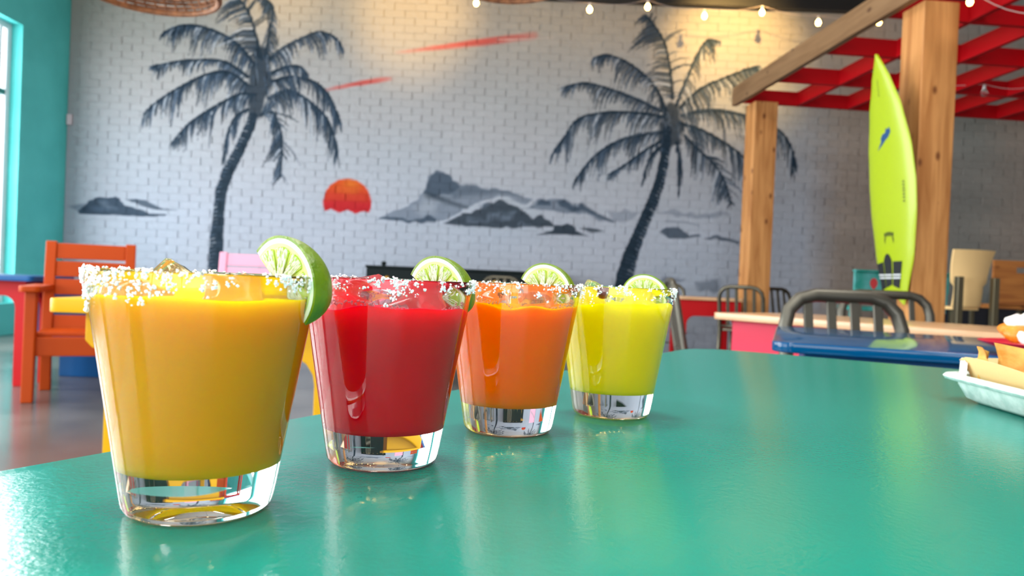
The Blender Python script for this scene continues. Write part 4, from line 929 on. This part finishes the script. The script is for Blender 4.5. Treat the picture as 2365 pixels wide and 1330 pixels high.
def sheet(nx, ny, fn, th=0.0006):
    V = [fn(i / nx, j / ny) for j in range(ny + 1) for i in range(nx + 1)]; o = len(V); V += [(x, y, z + th) for x, y, z in V]; Fs = []
    for j in range(ny):
        for i in range(nx): q = j * (nx + 1) + i; Fs += [(q, q + nx + 1, q + nx + 2, q + 1), (o + q, o + q + 1, o + q + nx + 2, o + q + nx + 1)]
    for i in range(nx):
        for j in (0, ny): q = j * (nx + 1) + i; Fs.append((q, q + 1, o + q + 1, o + q))
    for j in range(ny):
        for i in (0, nx): q = j * (nx + 1) + i; Fs.append((q, q + nx + 1, o + q + nx + 1, o + q))
    return MB().add(V, Fs)
def liner(u, v):
    e = max(0, (0.14 - min(u, v, 1 - v, 1 - u)) / 0.14)
    def q(t, L): return 0.0085 + 0.014 * t / 0.14 if t < 0.14 else (0.0225 + (t - 0.14) / 0.72 * (L - 0.045) if t < 0.86 else L - 0.0225 + 0.014 * (t - 0.86) / 0.14)
    x = q(u, LT); y = q(v, WT)
    return (x, y, 0.0045 + e * (0.033 + 0.004 * math.sin(9 * u + 4 * v)))
pl_ = sheet(26, 20, liner, 0.0007).build('parchment_liner', PAP, None, smooth=True); pl_.location = (cA.x, cA.y, ZT + 0.0004); pl_.rotation_euler = (0, 0, ta)
tag(pl_, 'brown parchment liner standing up inside the white tray', 'paper')
wp = sheet(6, 6, lambda u, v: (0.0075 + 0.016 * v, 0.0088 - 0.001 * v + 0.001 * u, 0.014 + 0.024 * u + 0.002 * math.sin(5 * v)), 0.0006).build('lit_liner_fold', PAP_LIT, None, smooth=True)  # end fold of the parchment; the light on it is put into the white colour
wp.location = pl_.location; wp.rotation_euler = (0, 0, ta); tag(wp, 'parchment corner folded up at the tray end, its lit side coloured white', 'napkin')
CHIP = mat('corn_chip', (222, 172, 84), 0.6, var=(60, (196, 136, 48), (1, 1, 1)), bump=(150, 0.5, 0.002), sss=0.2, sss_r=0.003)
TM = Matrix.Translation((cA.x, cA.y, ZT)) @ Matrix.Rotation(ta, 4, 'Z')
def chip_mesh(k, sc):
    def cf(u, v):
        w_ = 0.026 * (1 - v * 0.92) * sc; return ((u - .5) * 2 * w_ * 0.75, (v - .4) * 0.046 * sc, (0.008 * math.sin(2.4 * u + k) * (1 + v) + 0.005 * math.sin(5 * v + k)) * sc)
    return sheet(6, 6, cf, 0.0016)
def chip(k, sc, M, label):
    c = chip_mesh(k, sc).build('corn_chip', CHIP, None, smooth=True); c.matrix_world = TM @ M; return tag(c, label, 'chip', 'corn chips in the tray')
UP = lambda x, y, z, a, b, c: Matrix.Translation((x, y, z)) @ Matrix.Rotation(R(a), 4, 'Z') @ Matrix.Rotation(R(b), 4, 'X') @ Matrix.Rotation(R(c), 4, 'Z')
chip(0, 0.80, UP(0.030, 0.026, 0.0330, 6, 74, 38), 'corn chip standing at the left end of the tray beside the lit fold')
chip(2, 0.85, UP(0.046, 0.034, 0.0325, -8, 80, 2), 'corn chip with a pointed top, second from the lit fold')
chip(4, 0.85, UP(0.064, 0.046, 0.0330, 6, 72, -12), 'corn chip standing third from the lit fold')
chip(5, 0.80, UP(0.082, 0.036, 0.0290, 0, 66, 20), 'corn chip leaning on the parchment at the right edge of the photo')
random.seed(5); n_ = 0
for lay in range(3):                                     # the pile lying in the rest of the tray
    for ix in range(6 - lay):
        for iy in range(4 - lay):
            x = 0.105 + ix * 0.042 + lay * 0.018 + random.uniform(-.006, .006); y = 0.055 + iy * 0.050 + lay * 0.022 + random.uniform(-.006, .006)
            chip(n_, 0.95, UP(x, y, 0.0135 + lay * 0.0105, random.uniform(0, 360), random.uniform(-14, 14), 0), 'corn chip lying in the %s of the pile across the tray' % ('bottom layer', 'middle layer', 'top layer')[lay]); n_ += 1

# ------------------------------------------------------------------ red plate of food on the blue table
pl = atz(2268, 788, .772); RPL = mat('red_plastic_plate', (206, 24, 56), 0.3)
pr2 = 0.125; pcx, pcy = pl.x + pr2 * 0.95, pl.y - 0.03
pt_ = MB().lathe([(0, 0.0), (0.075, 0.0), (0.08, 0.002), (0.10, 0.014), (pr2 - 0.002, 0.0215), (pr2, 0.0235), (pr2 - 0.003, 0.0245), (0.10, 0.0178), (0.08, 0.0065), (0.07, 0.005), (0, 0.005)], 56).build('dinner_plate', RPL, None, smooth=40)
pt_.location = (pcx, pcy, ZT + 0.0006); tag(pt_, 'red plastic plate on the blue table at right edge', 'plate')
FRY = mat('fried_pastry', (226, 142, 32), 0.4, var=(40, (196, 104, 18), (1, 1, 1)), bump=(70, 0.6, 0.006), sss=0.2, sss_r=0.006)
fd = thing('fried_pastry', 'golden fried pastry topped with white cream on red plate', 'food', (pcx - 0.030, pcy - 0.01, ZT + 0.0075), R(-25))
V = []; Fs = []; nu, nv = 28, 16
for j in range(nv + 1):
    for i in range(nu):
        th = 2 * math.pi * i / nu; v = j / nv; rr = 0.062 * math.sin(math.pi * (0.04 + 0.92 * v)) ** 0.75 * (1 + 0.10 * math.sin(5 * th + 6 * v) + 0.05 * math.sin(9 * th - 3 * v))
        V.append((rr * 1.15 * math.cos(th), rr * 0.9 * math.sin(th), 0.068 * v + 0.004 * math.sin(4 * th + 5 * v) * v))
for j in range(nv): Fs += [(j * nu + i, j * nu + (i + 1) % nu, (j + 1) * nu + (i + 1) % nu, (j + 1) * nu + i) for i in range(nu)]
Fs += [tuple(range(nu - 1, -1, -1)), tuple(range(nv * nu, nv * nu + nu))]
MB().add(V, Fs).build('pastry', FRY, fd, smooth=True)
CRM = mat('white_cream', (250, 248, 242), 0.35, sss=0.3, sss_r=0.005)
def skin(th, v, k=1.0):
    th = R(th); rr = 0.062 * math.sin(math.pi * (0.04 + 0.92 * v)) ** 0.75 * (1 + 0.10 * math.sin(5 * th + 6 * v) + 0.05 * math.sin(9 * th - 3 * v)) * k
    return (rr * 1.15 * math.cos(th), rr * 0.9 * math.sin(th), 0.068 * v + 0.004 * math.sin(4 * th + 5 * v) * v)
for th in (232, 256, 280):                              # cream runs down the front and loops over the top
    MB().tube([skin(th + 4 * math.sin(9 * v), v, 1.0) for v in (0.16, 0.24, 0.32, 0.40, 0.48, 0.55)], [0.005, 0.0085, 0.009, 0.0085, 0.007, 0.004], 8).build('cream', CRM, fd, smooth=True)
for v in (0.80, 0.92): MB().tube([skin(a, v + 0.03 * math.sin(a * 0.05), 1.04) for a in range(150, 400, 14)], 0.0085, 8).build('cream', CRM, fd, smooth=True)
